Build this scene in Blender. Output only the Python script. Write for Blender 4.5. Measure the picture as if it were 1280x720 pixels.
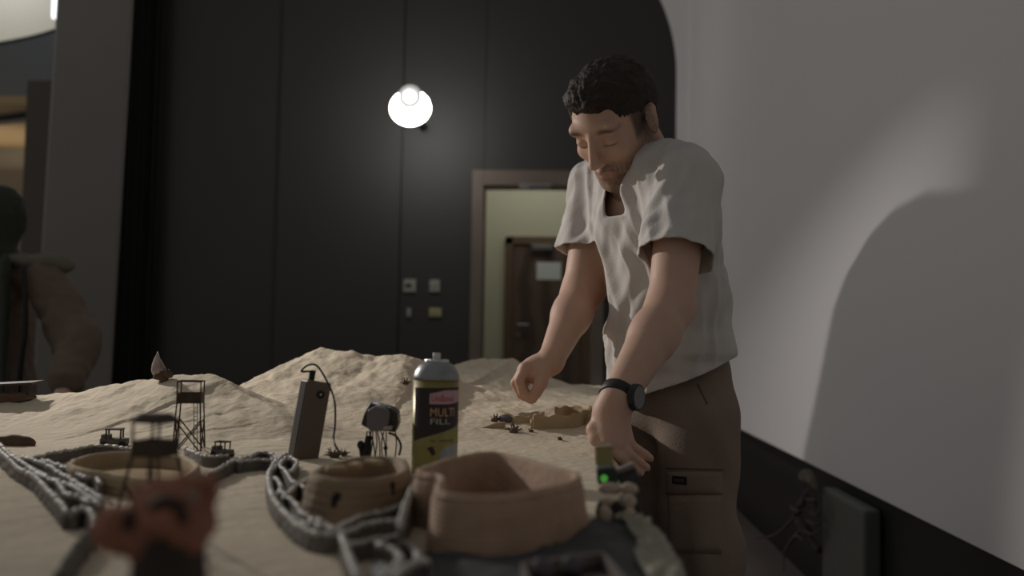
import bpy, bmesh, math, random
import numpy as np
from mathutils import Vector, Matrix

for _o in list(bpy.data.objects):
    bpy.data.objects.remove(_o)
SC = bpy.context.scene
COL = SC.collection
random.seed(7)
RNG = np.random.default_rng(11)
PI = math.pi

# ------------------------------------------------------------------ camera
FPX = 1244.0                      # 35 mm lens on a 36 mm sensor, in pixels of a 1280 wide frame
CAM_LOC = Vector((0.0, 0.0, 1.07))
ROLL = math.radians(0.8)
_v = Vector(((712 - 640) / FPX, (360 - 430) / FPX, -1.0)).normalized()      # the hall's long axis in camera space
_u = Vector((math.sin(ROLL), math.cos(ROLL), 0.0)); _u = (_u - _v * _u.dot(_v)).normalized()
_x = _v.cross(_u)
ROT = Matrix((_x, _v, _u))
cam_data = bpy.data.cameras.new('camera'); cam = bpy.data.objects.new('camera', cam_data); COL.objects.link(cam)
cam.matrix_world = Matrix.Translation(CAM_LOC) @ ROT.to_4x4()
cam_data.lens = 35.0; cam_data.sensor_width = 36.0; cam_data.clip_start = 0.02; cam_data.clip_end = 60
cam_data.dof.use_dof = True; cam_data.dof.focus_distance = 1.75; cam_data.dof.aperture_fstop = 3.3
SC.camera = cam

def P(px, py, d):
    """the point seen at (px, py) at depth d metres"""
    return CAM_LOC + ROT @ Vector(((px - 640) / FPX * d, (360 - py) / FPX * d, -d))
def G(px, py, z=0.9):
    """the point of the horizontal plane z seen at (px, py)"""
    r = ROT @ Vector(((px - 640) / FPX, (360 - py) / FPX, -1.0))
    return CAM_LOC + r * ((z - CAM_LOC.z) / r.z)
def DW(px, py, y):
    """the point of the vertical plane y seen at (px, py)"""
    r = ROT @ Vector(((px - 640) / FPX, (360 - py) / FPX, -1.0))
    return CAM_LOC + r * (y / r.y)

# ------------------------------------------------------------------ world, lights, exposure
w = bpy.data.worlds.new('world'); SC.world = w; w.use_nodes = True
w.node_tree.nodes['Background'].inputs[0].default_value = (1.0, 0.985, 0.96, 1)
w.node_tree.nodes['Background'].inputs[1].default_value = 0.15
SC.view_settings.view_transform = 'Standard'; SC.view_settings.look = 'None'
SC.view_settings.exposure = 0.0; SC.view_settings.gamma = 1.0; SC.view_settings.use_curve_mapping = False

def spot(name, loc, target, energy, half_deg, blend, radius, color):
    d = bpy.data.lights.new(name, 'SPOT'); o = bpy.data.objects.new(name, d); COL.objects.link(o)
    o.location = loc; o.rotation_euler = (Vector(target) - Vector(loc)).to_track_quat('-Z', 'Y').to_euler()
    d.energy = energy; d.spot_size = math.radians(half_deg * 2); d.spot_blend = blend; d.shadow_soft_size = radius; d.color = color
    return o
# low work lamp to the left of the model table
spot('table_lamp_light', (-2.2, 2.95, 1.95), (-0.35, 1.85, 0.95), 150, 25, 0.85, 0.035, (1.0, 0.94, 0.87))
# narrow lamp high behind the camera that throws the streak of light on the white wall
L2 = Vector((0.323, -0.298, 3.0))
XR = 1.1                          # the white side wall
def onwall(px, py, off=0.0):
    """the point of the side wall seen at (px, py)"""
    r = ROT @ Vector(((px - 640) / FPX, (360 - py) / FPX, -1.0)); return CAM_LOC + r * ((XR - off) / r.x)
spot('wall_lamp_light', L2, (0.617, 6.376, 0.142), 1500, 11.46, 1.0, 0.004, (1.0, 0.92, 0.92))
# added soft fill at the far left to brighten the white wall
_d = bpy.data.lights.new('added_fill_light', 'AREA'); _o = bpy.data.objects.new('added_fill_light', _d); COL.objects.link(_o)
_o.location = (-5.5, 4.5, 4.2); _o.rotation_euler = (Vector((1.1, 4.5, 1.6)) - _o.location).to_track_quat('-Z', 'Y').to_euler()
_d.energy = 17; _d.size = 3.5; _d.color = (1.0, 0.97, 0.94)

# ------------------------------------------------------------------ materials
MATS = {}
def mat(name, col, rough=0.7, metal=0.0, var=0.12, scale=20.0, bump=0.0, bscale=60.0, emit=None, estr=0.0, spec=0.4, attr=None,
        trans=0.0, sheen=0.0, sss=0.0, wave=None, coat=0.0):
    if name in MATS: return MATS[name]
    m = bpy.data.materials.new(name); m.use_nodes = True
    nt = m.node_tree; b = nt.nodes['Principled BSDF']
    b.inputs['Roughness'].default_value = rough; b.inputs['Metallic'].default_value = metal
    b.inputs['Specular IOR Level'].default_value = spec
    b.inputs['Transmission Weight'].default_value = trans
    b.inputs['Sheen Weight'].default_value = sheen
    b.inputs['Coat Weight'].default_value = coat
    if sss:
        b.inputs['Subsurface Weight'].default_value = sss
        b.inputs['Subsurface Radius'].default_value = (0.012, 0.005, 0.003)
        b.inputs['Subsurface Scale'].default_value = 1.0
    tc = nt.nodes.new('ShaderNodeTexCoord')
    n = nt.nodes.new('ShaderNodeTexNoise'); n.inputs['Scale'].default_value = scale; n.inputs['Detail'].default_value = 5
    nt.links.new(tc.outputs['Object'], n.inputs['Vector'])
    if wave:
        wv = nt.nodes.new('ShaderNodeTexWave'); wv.inputs['Scale'].default_value = wave[0]; wv.inputs['Distortion'].default_value = wave[1]
        wv.bands_direction = wave[2]; wv.inputs['Detail'].default_value = 3
        nt.links.new(tc.outputs['Object'], wv.inputs['Vector'])
        src = wv.outputs['Fac']
    else: src = n.outputs['Fac']
    mr = nt.nodes.new('ShaderNodeMapRange'); mr.inputs['To Min'].default_value = 1 - var; mr.inputs['To Max'].default_value = 1 + var
    mr.inputs['From Min'].default_value = 0.25; mr.inputs['From Max'].default_value = 0.75
    nt.links.new(src, mr.inputs['Value'])
    mx = nt.nodes.new('ShaderNodeVectorMath'); mx.operation = 'SCALE'
    if attr:
        a = nt.nodes.new('ShaderNodeAttribute'); a.attribute_name = attr
        nt.links.new(a.outputs['Color'], mx.inputs[0])
    else: mx.inputs[0].default_value = col[:3]
    nt.links.new(mr.outputs['Result'], mx.inputs['Scale'])
    nt.links.new(mx.outputs['Vector'], b.inputs['Base Color'])
    if bump:
        bn = nt.nodes.new('ShaderNodeTexNoise'); bn.inputs['Scale'].default_value = bscale; bn.inputs['Detail'].default_value = 6
        nt.links.new(tc.outputs['Object'], bn.inputs['Vector'])
        bp = nt.nodes.new('ShaderNodeBump'); bp.inputs['Strength'].default_value = min(1.0, bump); bp.inputs['Distance'].default_value = 0.004 * max(1, bump)
        nt.links.new(bn.outputs['Fac'], bp.inputs['Height']); nt.links.new(bp.outputs['Normal'], b.inputs['Normal'])
    if emit:
        b.inputs['Emission Color'].default_value = (*emit, 1); b.inputs['Emission Strength'].default_value = estr
    MATS[name] = m
    return m
def S(r, g, b):
    """sRGB 0-255 to linear"""
    return tuple(((c / 255) / 12.92 if c <= 10 else (((c / 255) + 0.055) / 1.055) ** 2.4) for c in (r, g, b))

# ------------------------------------------------------------------ object helpers
def empty(name, loc, label, cat, group=None, rz=0.0):
    o = bpy.data.objects.new(name, None); COL.objects.link(o); o.location = loc; o.rotation_euler = (0, 0, rz)
    o.empty_display_size = 0.02
    return tag(o, label, cat, group)
def tag(o, label=None, cat=None, group=None, kind=None):
    if label: o['label'] = label
    if cat: o['category'] = cat
    if group: o['group'] = group
    if kind: o['kind'] = kind
    return o
def link_mesh(name, me, m, parent=None, smooth=True):
    """world-space mesh; under a parent it keeps its place"""
    o = bpy.data.objects.new(name, me); COL.objects.link(o)
    if m is not None:
        for mm in (m if isinstance(m, (list, tuple)) else [m]): me.materials.append(mm)
    if smooth: me.polygons.foreach_set('use_smooth', [True] * len(me.polygons))
    if parent is not None:
        o.parent = parent
        pm = Matrix.Translation(parent.location) @ parent.rotation_euler.to_matrix().to_4x4()
        if parent.parent is not None and parent.type == 'MESH': pm = PM[parent.name]
        me.transform(pm.inverted()); PM[o.name] = pm
    else:
        # origin at the base centre
        if len(me.vertices):
            co = np.empty(len(me.vertices) * 3); me.vertices.foreach_get('co', co); co = co.reshape(-1, 3)
            c = (co.min(0) + co.max(0)) / 2; c[2] = co[:, 2].min()
            me.transform(Matrix.Translation(-Vector(c))); o.location = Vector(c); PM[o.name] = Matrix.Translation(Vector(c))
    me.update()
    return o
PM = {}
def bm_obj(name, bm, m, parent=None, smooth=False, bevel=0.0, seg=2):
    if bevel > 0:
        bmesh.ops.remove_doubles(bm, verts=bm.verts, dist=1e-7)
        es = [e for e in bm.edges if len(e.link_faces) == 2 and e.calc_face_angle(0) > 0.5]
        bmesh.ops.bevel(bm, geom=es, offset=bevel, segments=seg, affect='EDGES', profile=0.5)
    bmesh.ops.recalc_face_normals(bm, faces=bm.faces)
    me = bpy.data.meshes.new(name); bm.to_mesh(me); bm.free()
    return link_mesh(name, me, m, parent, smooth)
def struct(name, bm, m, parent=None, **k):
    o = bm_obj(name, bm, m, parent, **k); o['kind'] = 'structure'; return o
def box(bm, c, s, rot=None):
    """box with centre c, full sizes s"""
    r = bmesh.ops.create_cube(bm, size=1.0)
    M = Matrix.Translation(Vector(c)) @ (rot.to_4x4() if rot is not None else Matrix.Identity(4)) @ Matrix.Diagonal((*s, 1))
    bmesh.ops.transform(bm, matrix=M, verts=r['verts']); return r['verts']
def boxmm(bm, a, b):
    a, b = Vector(a), Vector(b); return box(bm, (a + b) / 2, tuple(abs(q) for q in (b - a)))
def cyl(bm, a, b, r0, r1=None, n=16, caps=True):
    a, b = Vector(a), Vector(b); r1 = r0 if r1 is None else r1
    q = (b - a).to_track_quat('Z', 'Y')
    M = Matrix.Translation((a + b) / 2) @ q.to_matrix().to_4x4()
    bmesh.ops.create_cone(bm, cap_ends=caps, segments=n, radius1=r0, radius2=r1, depth=(b - a).length, matrix=M)
def ball(bm, c, r, sub=2, rot=None):
    r = r if hasattr(r, '__len__') else (r, r, r)
    q = bmesh.ops.create_icosphere(bm, subdivisions=sub, radius=1.0)
    M = Matrix.Translation(Vector(c)) @ (rot.to_4x4() if rot is not None else Matrix.Identity(4)) @ Matrix.Diagonal((*r, 1))
    bmesh.ops.transform(bm, matrix=M, verts=q['verts']); return q['verts']
def tube(bm, pts, rad, n=8, closed=False):
    """swept tube; rad is a number or one per point"""
    pts = [Vector(p) for p in pts]; k = len(pts)
    rad = rad if hasattr(rad, '__len__') else [rad] * k
    rings = []; prev = None
    for i, p in enumerate(pts):
        if closed: t = pts[(i + 1) % k] - pts[i - 1]
        else: t = pts[min(i + 1, k - 1)] - pts[max(i - 1, 0)]
        t.normalize()
        if prev is None:
            a = Vector((0, 0, 1)) if abs(t.z) < 0.9 else Vector((1, 0, 0)); u = t.cross(a).normalized()
        else: u = (prev - t * prev.dot(t)).normalized()
        prev = u; v = t.cross(u)
        rings.append([bm.verts.new(p + (u * math.cos(2 * PI * j / n) + v * math.sin(2 * PI * j / n)) * rad[i]) for j in range(n)])
    for i in range(k if closed else k - 1):
        A, B = rings[i], rings[(i + 1) % k]
        for j in range(n): bm.faces.new((A[j], A[(j + 1) % n], B[(j + 1) % n], B[j]))
    if not closed: bm.faces.new(rings[0][::-1]); bm.faces.new(rings[-1])
def lathe(bm, c, prof, n=48, axis=None):
    """prof: [(r, h)] revolved about axis through c"""
    c = Vector(c); q = (axis or Vector((0, 0, 1))).to_track_quat('Z', 'Y').to_matrix()
    rings = []
    for r, h in prof:
        rings.append([bm.verts.new(c + q @ Vector((r * math.cos(2 * PI * j / n), r * math.sin(2 * PI * j / n), h))) for j in range(n)])
    for A, B in zip(rings, rings[1:]):
        for j in range(n): bm.faces.new((A[j], A[(j + 1) % n], B[(j + 1) % n], B[j]))
    bm.faces.new(rings[0][::-1]); bm.faces.new(rings[-1])
def spline(pts, n=8, closed=False):
    """Catmull-Rom"""
    pts = [Vector(p) for p in pts]; k = len(pts); out = []
    rng = range(k if closed else k - 1)
    for i in rng:
        if closed: p0, p1, p2, p3 = pts[i - 1], pts[i], pts[(i + 1) % k], pts[(i + 2) % k]
        else: p0, p1, p2, p3 = pts[max(i - 1, 0)], pts[i], pts[i + 1], pts[min(i + 2, k - 1)]
        for j in range(n):
            t = j / n
            out.append(0.5 * ((2 * p1) + (p2 - p0) * t + (2 * p0 - 5 * p1 + 4 * p2 - p3) * t * t + (3 * p1 - 3 * p2 + p3 - p0) * t ** 3))
    if not closed: out.append(pts[-1])
    return out
def prism(bm, pts, d):
    """closed outline extruded along vector d"""
    d = Vector(d); A = [bm.verts.new(Vector(p)) for p in pts]; B = [bm.verts.new(Vector(p) + d) for p in pts]; n = len(A)
    bm.faces.new(A[::-1]); bm.faces.new(B)
    for i in range(n): bm.faces.new((A[i], A[(i + 1) % n], B[(i + 1) % n], B[i]))

# ------------------------------------------------------------------ value noise (vectorised)
_LAT = np.random.default_rng(3).random((64, 64, 64)).astype(np.float32)
def vnoise(p):
    p = np.asarray(p, dtype=np.float64); i = np.floor(p).astype(int); f = p - i; f = f * f * (3 - 2 * f)
    i &= 63; j = (i + 1) & 63
    x0, y0, z0 = i[..., 0], i[..., 1], i[..., 2]; x1, y1, z1 = j[..., 0], j[..., 1], j[..., 2]
    fx, fy, fz = f[..., 0], f[..., 1], f[..., 2]
    c = lambda a, b, t: a + (b - a) * t
    return c(c(c(_LAT[x0, y0, z0], _LAT[x1, y0, z0], fx), c(_LAT[x0, y1, z0], _LAT[x1, y1, z0], fx), fy),
             c(c(_LAT[x0, y0, z1], _LAT[x1, y0, z1], fx), c(_LAT[x0, y1, z1], _LAT[x1, y1, z1], fx), fy), fz) * 2 - 1
def fbm(p, o=4):
    s = 0; a = 1.0; p = np.asarray(p, dtype=np.float64)
    for k in range(o): s = s + a * vnoise(p * 2 ** k + 17.3 * k); a *= 0.5
    return s

# ------------------------------------------------------------------ implicit surfaces: one continuous skin from blended limbs
class Field:
    def __init__(s, lo, hi, h):
        s.lo = np.array(lo, float); s.h = h
        s.n = np.ceil((np.array(hi, float) - s.lo) / h).astype(int) + 1
        s.D = np.full(tuple(s.n), 0.06, np.float32)
    def _sub(s, lo, hi):
        a = np.clip(np.floor((np.array(lo) - s.lo) / s.h).astype(int), 0, s.n - 1); b = np.clip(np.ceil((np.array(hi) - s.lo) / s.h).astype(int) + 1, 1, s.n)
        if np.any(b <= a): return None, None
        ax = [s.lo[i] + s.h * np.arange(a[i], b[i]) for i in range(3)]
        X = np.stack(np.meshgrid(*ax, indexing='ij'), -1)
        return tuple(slice(a[i], b[i]) for i in range(3)), X
    def _mix(s, sl, d, k, op):
        D = s.D[sl]; d = d.astype(np.float32)
        if op == 'add':
            hh = np.clip(0.5 + 0.5 * (D - d) / k, 0, 1); s.D[sl] = D + (d - D) * hh - k * hh * (1 - hh)
        elif op == 'sub':
            d = -d; hh = np.clip(0.5 - 0.5 * (D - d) / k, 0, 1); s.D[sl] = D + (d - D) * hh + k * hh * (1 - hh)
        elif op == 'int':
            s.D[sl] = np.maximum(D, d)
    def cap(s, a, b, ra, rb, k=0.02, op='add', basis=None, sc=None):
        """tapered capsule; basis/sc squash its section (rows of basis = axes, sc = scale per axis)"""
        a = np.array(a, float); b = np.array(b, float); m = max(ra, rb) * (max(sc) if sc is not None else 1) + k + 0.03
        sl, X = s._sub(np.minimum(a, b) - m, np.maximum(a, b) + m)
        if sl is None: return
        if basis is not None:
            B = np.array(basis, float); q = 1 / np.array(sc, float); X = ((X - a) @ B.T) * q; bb = ((b - a) @ B.T) * q; aa = np.zeros(3); f = min(sc)
        else: X = X - a; bb = b - a; aa = 0; f = 1.0
        t = np.clip((X @ bb) / max(bb @ bb, 1e-12), 0, 1)
        d = (np.linalg.norm(X - t[..., None] * bb, axis=-1) - (ra + (rb - ra) * t)) * f
        s._mix(sl, d, k, op)
    def ell(s, c, r, k=0.02, basis=None, op='add'):
        c = np.array(c, float); r = np.array(r, float); m = r.max() + k + 0.03
        sl, X = s._sub(c - m, c + m)
        if sl is None: return
        X = X - c
        if basis is not None: X = X @ np.array(basis, float).T
        q = np.linalg.norm(X / r, axis=-1); g = np.linalg.norm(X / (r * r), axis=-1)
        d = q * (q - 1) / np.maximum(g, 1e-6)
        d = np.where(q < 0.05, -r.min(), d)
        s._mix(sl, d, k, op)
    def chain(s, pts, rad, k=0.01):
        for i in range(len(pts) - 1): s.cap(pts[i], pts[i + 1], rad[i], rad[i + 1], k)
    def mesh(s):
        """naive surface nets"""
        D = s.D; ins = D < 0
        c = [ins[i:ins.shape[0] - 1 + i, j:ins.shape[1] - 1 + j, k:ins.shape[2] - 1 + k] for i in (0, 1) for j in (0, 1) for k in (0, 1)]
        cnt = sum(q.astype(np.int8) for q in c); cells = np.argwhere((cnt > 0) & (cnt < 8))
        idx = np.full(cnt.shape, -1, np.int64); idx[tuple(cells.T)] = np.arange(len(cells))
        off = np.array([(i, j, k) for i in (0, 1) for j in (0, 1) for k in (0, 1)])
        val = np.stack([D[tuple((cells + o).T)] for o in off], 1)
        acc = np.zeros((len(cells), 3)); num = np.zeros(len(cells))
        for e0 in range(8):
            for e1 in range(e0 + 1, 8):
                if np.abs(off[e0] - off[e1]).sum() != 1: continue
                v0, v1 = val[:, e0], val[:, e1]; cr = (v0 < 0) != (v1 < 0)
                t = np.where(cr, v0 / np.where(cr, v0 - v1, 1), 0)
                acc += np.where(cr[:, None], off[e0] + (off[e1] - off[e0]) * t[:, None], 0); num += cr
        V = s.lo + s.h * (cells + acc / num[:, None])
        F = []
        for ax in range(3):
            a1, a2 = [(1, 2), (2, 0), (0, 1)][ax]
            sh = list(D.shape); s0 = [slice(None)] * 3; s1 = [slice(None)] * 3; s0[ax] = slice(0, sh[ax] - 1); s1[ax] = slice(1, sh[ax])
            cr = ins[tuple(s0)] != ins[tuple(s1)]; E = np.argwhere(cr)
            ok = (E[:, a1] > 0) & (E[:, a2] > 0) & (E[:, a1] < idx.shape[a1]) & (E[:, a2] < idx.shape[a2]); E = E[ok]
            d1 = np.zeros(3, int); d1[a1] = 1; d2 = np.zeros(3, int); d2[a2] = 1
            q = np.stack([idx[tuple((E - d1 - d2).T)], idx[tuple((E - d2).T)], idx[tuple(E.T)], idx[tuple((E - d1).T)]], 1)
            fl = ~ins[tuple(E.T)]; q[fl] = q[fl][:, ::-1]; F.append(q[(q >= 0).all(1)])
        return V, np.concatenate(F)
def np_mesh(name, V, F):
    me = bpy.data.meshes.new(name)
    me.vertices.add(len(V)); me.vertices.foreach_set('co', np.asarray(V, np.float32).ravel())
    k = F.shape[1]
    me.loops.add(F.size); me.loops.foreach_set('vertex_index', F.ravel().astype(np.int32))
    me.polygons.add(len(F)); me.polygons.foreach_set('loop_start', (np.arange(len(F)) * k).astype(np.int32))
    me.update(calc_edges=True); me.validate(); return me
def vnormals(V, F):
    n = np.cross(V[F[:, 2]] - V[F[:, 0]], V[F[:, 3]] - V[F[:, 1]]); N = np.zeros_like(V)
    for j in range(4): np.add.at(N, F[:, j], n)
    return N / np.maximum(np.linalg.norm(N, axis=1, keepdims=True), 1e-12)
def relax(V, F, it=2, lam=0.5):
    E = np.concatenate([F[:, [0, 1]], F[:, [1, 2]], F[:, [2, 3]], F[:, [3, 0]]]); cnt = np.bincount(E.ravel(), minlength=len(V))[:, None]
    for _ in range(it):
        A = np.zeros_like(V); np.add.at(A, E[:, 0], V[E[:, 1]]); np.add.at(A, E[:, 1], V[E[:, 0]])
        V = V + lam * (A / np.maximum(cnt, 1) - V)
    return V
# ================================================================== the hall
M_BLACK = mat('black_wall_paint', S(50, 48, 45), 0.6, var=0.06, scale=1.5, spec=0.5)
M_BLACK2 = mat('black_panel', S(52, 50, 48), 0.5, var=0.05, scale=2, spec=0.4)
M_WHITE = mat('white_wall', (0.80, 0.785, 0.775), 0.85, var=0.012, scale=0.6, spec=0.15)
M_SKIRT = mat('black_skirting', S(34, 35, 33), 0.5, var=0.1, scale=3, spec=0.3)
M_FLOOR = mat('dark_floor', S(118, 106, 100), 0.35, var=0.15, scale=2.0, spec=0.4)
M_COLUMN = mat('column_cladding', S(118, 114, 108), 0.6, var=0.08, scale=1.2, spec=0.5)
M_FRAME = mat('brown_door_frame', S(110, 98, 88), 0.5, var=0.1, scale=5)
M_CORR = mat('cream_corridor_wall', S(206, 204, 180), 0.9, var=0.02, scale=1)
M_WOOD = mat('dark_wood', S(96, 80, 68), 0.45, var=0.25, wave=(1.3, 5.0, 'X'), spec=0.4)
M_METAL = mat('grey_metal', S(140, 138, 135), 0.4, 0.7, var=0.05)

YB = 9.5
bm = bmesh.new(); boxmm(bm, (-9, -3, -0.1), (1.6, 13, 0.0)); struct('floor', bm, M_FLOOR)

# back wall: panels around the doorway
oL = DW(604, 300, YB).x; oR = DW(741, 300, YB).x; oT = DW(660, 233, YB).z
xl = DW(142, 300, YB).x
bm = bmesh.new()
seams = [xl, DW(190, 300, YB).x, DW(345, 300, YB).x, DW(500, 300, YB).x, oL]
for i, (a, b) in enumerate(zip(seams, seams[1:])):
    boxmm(bm, (a + 0.006, YB + (0.0, 0.03, 0.0, 0.012)[i], 0), (b - 0.006, YB + 0.25, 6.2))
boxmm(bm, (xl, YB + 0.06, 0), (oL, YB + 0.25, 6.2))
boxmm(bm, (oL, YB, oT), (oR, YB + 0.25, 6.2)); boxmm(bm, (oR, YB, 0), (2.6, YB + 0.25, 6.2))
struct('wall_back', bm, M_BLACK)
# outer door frame
bm = bmesh.new(); fw = 0.11
boxmm(bm, (oL - fw, YB - 0.04, 0), (oL, YB + 0.2, oT + 0.15)); boxmm(bm, (oR, YB - 0.04, 0), (oR + fw, YB + 0.2, oT + 0.15))
boxmm(bm, (oL, YB - 0.04, oT), (oR, YB + 0.2, oT + 0.15))
struct('trim_1', bm, M_FRAME, bevel=0.008)
# door closer on the outer frame
c = DW(669, 235, YB)
t = empty('door_closer', (c.x, YB - 0.08, c.z - 0.03), 'small grey metal closer box at the head of the open doorway', 'door closer')
bm = bmesh.new(); box(bm, (c.x, YB - 0.085, c.z), (0.29, 0.05, 0.06)); bm_obj('closer_body', bm, M_METAL, t, bevel=0.006)
bm = bmesh.new(); box(bm, (c.x + 0.05, YB - 0.125, c.z + 0.005), (0.22, 0.02, 0.018)); bm_obj('closer_arm', bm, M_METAL, t, bevel=0.003)
# corridor behind
YC = 11.3
bm = bmesh.new(); boxmm(bm, (oL - 0.8, YC, 0), (3.2, YC + 0.1, 3.4)); struct('wall_corridor', bm, M_CORR)
bm = bmesh.new(); boxmm(bm, (oL - 0.9, YB + 0.25, 0), (oL - 0.8, YC, 3.4)); struct('wall_corridor_left', bm, M_CORR)
bm = bmesh.new(); boxmm(bm, (oL - 0.9, YB + 0.25, 3.4), (3.2, YC + 0.1, 3.5)); struct('ceiling', bm, M_CORR)
d = bpy.data.lights.new('corridor_light', 'AREA'); lo = bpy.data.objects.new('corridor_light', d); COL.objects.link(lo)
d.energy = 8; d.shape = 'RECTANGLE'; d.size = 1.6; d.size_y = 0.4; d.color = (1.0, 0.98, 0.9); lo.location = ((oL + oR) / 2, YC - 0.75, 3.35)
# inner door with frame
a = DW(632, 296, YC); b = DW(739, 296, YC); top = a.z
bm = bmesh.new(); f2 = 0.09
boxmm(bm, (a.x, YC - 0.05, 0), (a.x + f2, YC, top)); boxmm(bm, (b.x - f2, YC - 0.05, 0), (b.x, YC, top)); boxmm(bm, (a.x, YC - 0.05, top - f2), (b.x, YC, top))
struct('trim_2', bm, mat('brown_inner_frame', S(112, 92, 74), 0.5, var=0.1), bevel=0.006)
bm = bmesh.new(); boxmm(bm, (a.x + f2, YC - 0.03, 0.02), (b.x - f2, YC - 0.001, top - f2)); door = struct('door_1', bm, M_WOOD, bevel=0.004)
c = DW(648, 406, YC)
bm = bmesh.new(); cyl(bm, (c.x, YC - 0.03, c.z), (c.x, YC - 0.08, c.z), 0.012); cyl(bm, (c.x - 0.01, YC - 0.075, c.z), (c.x + 0.12, YC - 0.075, c.z), 0.011)
cyl(bm, (c.x, YC - 0.03, c.z - 0.11), (c.x, YC - 0.045, c.z - 0.11), 0.022)
o = bm_obj('door_handle', bm, M_METAL, door)
c = DW(678, 310, YC); bm = bmesh.new(); box(bm, (c.x, YC - 0.06, c.z), (0.24, 0.055, 0.06)); bm_obj('closer_body', bm, M_METAL, door, bevel=0.006)
c0 = DW(671, 328, YC); c1 = DW(701, 350, YC); bm = bmesh.new(); boxmm(bm, (c0.x, YC - 0.034, c0.z), (c1.x, YC - 0.031, c1.z))
tag(bm_obj('paper_notice', bm, mat('white_paper', (0.75, 0.77, 0.76), 0.9, var=0.02)), 'blank pale paper notice stuck on the brown corridor door', 'notice')

# wall plates left of the doorway
def plate(px0, py0, px1, py1, m, label, name='wall_plate', cat='wall plate'):
    a = DW(px0, py0, YB + 0.012); b = DW(px1, py1, YB + 0.012); bm = bmesh.new()
    t = empty(name, ((a.x + b.x) / 2, YB + 0.012, b.z), label, cat, 'plates on the black wall')
    boxmm(bm, (a.x, YB - 0.012, b.z), (b.x, YB + 0.012, a.z)); bm_obj('plate', bm, m, t, bevel=0.004)
    bm = bmesh.new(); cx = (a.x * 0.6 + b.x * 0.4); cz = (a.z + b.z) / 2; s = (b.x - a.x)
    box(bm, (cx, YB - 0.016, cz), (s * 0.5, 0.012, (a.z - b.z) * 0.25)); bm_obj('switch_rocker', bm, M_SKIRT if 'dark' in label else m, t, bevel=0.002)
M_PL = mat('plate_grey', S(150, 150, 138), 0.5, var=0.03); M_PY = mat('plate_yellow', S(158, 154, 112), 0.5, var=0.03)
plate(505, 349, 520, 365, M_PL, 'square grey wall plate with a dark slot, upper left of the four')
plate(537.5, 350, 550, 365, M_PL, 'plain grey wall plate nearest the door frame, upper row')
plate(509, 385, 514, 396, M_PL, 'narrow grey wall plate, smallest of the four')
plate(537, 385, 552, 396, M_PY, 'yellowish wide wall plate in the lower row beside the door frame')

# dark full-height drape strip at the left end of the back wall
bm = bmesh.new(); n = 60; x0 = DW(140, 300, YB - 0.15).x; x1 = DW(192, 300, YB - 0.15).x
f = [(x0 + (x1 - x0) * i / n, YB - 0.12 + 0.03 * math.sin(i * 0.9) + 0.012 * math.sin(i * 2.3)) for i in range(n + 1)]
prism(bm, [(x, y, 0.01) for x, y in f] + [(x, y + 0.03, 0.01) for x, y in f[::-1]], (0, 0, 6.0))
tag(bm_obj('curtain', bm, mat('black_cloth', S(44, 44, 42), 0.95, var=0.1, spec=0.1), smooth=False), 'narrow black full-height curtain between the column and the black wall', 'curtain')

# column at the left
YCOL = 5.6
p0 = DW(61, 200, YCOL); p1 = DW(160, 200, YCOL)
bm = bmesh.new()
lean = 0.10
A = [(p0.x, YCOL), (p1.x, YCOL), (p1.x - 0.28, YCOL + 0.45), (p0.x, YCOL + 0.45)]
vb = [bm.verts.new((x - 0.06, y, 0)) for x, y in A]; vt = [bm.verts.new((x + 0.03, y, 4.6)) for x, y in A]
bm.faces.new(vb[::-1]); bm.faces.new(vt)
for i in range(4): bm.faces.new((vb[i], vb[(i + 1) % 4], vt[(i + 1) % 4], vt[i]))
struct('wall_column', bm, M_COLUMN, bevel=0.02)

# white side wall with its black base
XEND = 9.42
bm = bmesh.new(); zb = XR * 0  # screen bottom height from the edge seen in the photo
zb = 0.545
boxmm(bm, (XR, -2.5, zb), (XR + 0.12, XEND, 6.0)); struct('wall_right', bm, M_WHITE)
bm = bmesh.new(); boxmm(bm, (XR + 0.02, -2.5, 0), (XR + 0.12, XEND, zb - 0.003)); struct('baseboard_right', bm, M_SKIRT)
# white header with the rounded inner corner over the black wall
bm = bmesh.new(); xe = XR + 0.1; ye = XEND
r = 1.72; z0 = DW(847, 90, ye).z; xc = DW(846.5, 90, ye).x; pts = []
for i in range(25):
    a = i / 24 * PI / 2; pts.append((xc - r + r * math.cos(a), ye, z0 + r * math.sin(a)))
pts += [(-3.5, ye, z0 + r), (-3.5, ye, 6.2), (1.6, ye, 6.2), (1.6, ye, 0), (xc, ye, 0)]
prism(bm, pts, (0, 0.1, 0)); struct('trim_3', bm, M_WHITE)

# grey panel standing at the wall, right
a = onwall(1027, 608, 0.05); b = onwall(1079, 637, 0.05)
bm = bmesh.new(); boxmm(bm, (XR - 0.05, b.y, 0.0), (XR + 0.015, a.y, (a.z + b.z) / 2))
t = bm_obj('floor_panel', bm, mat('grey_olive_panel', S(96, 98, 92), 0.6, var=0.05), bevel=0.012)
tag(t, 'flat grey panel standing on the floor against the black base of the white wall', 'panel')

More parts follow.
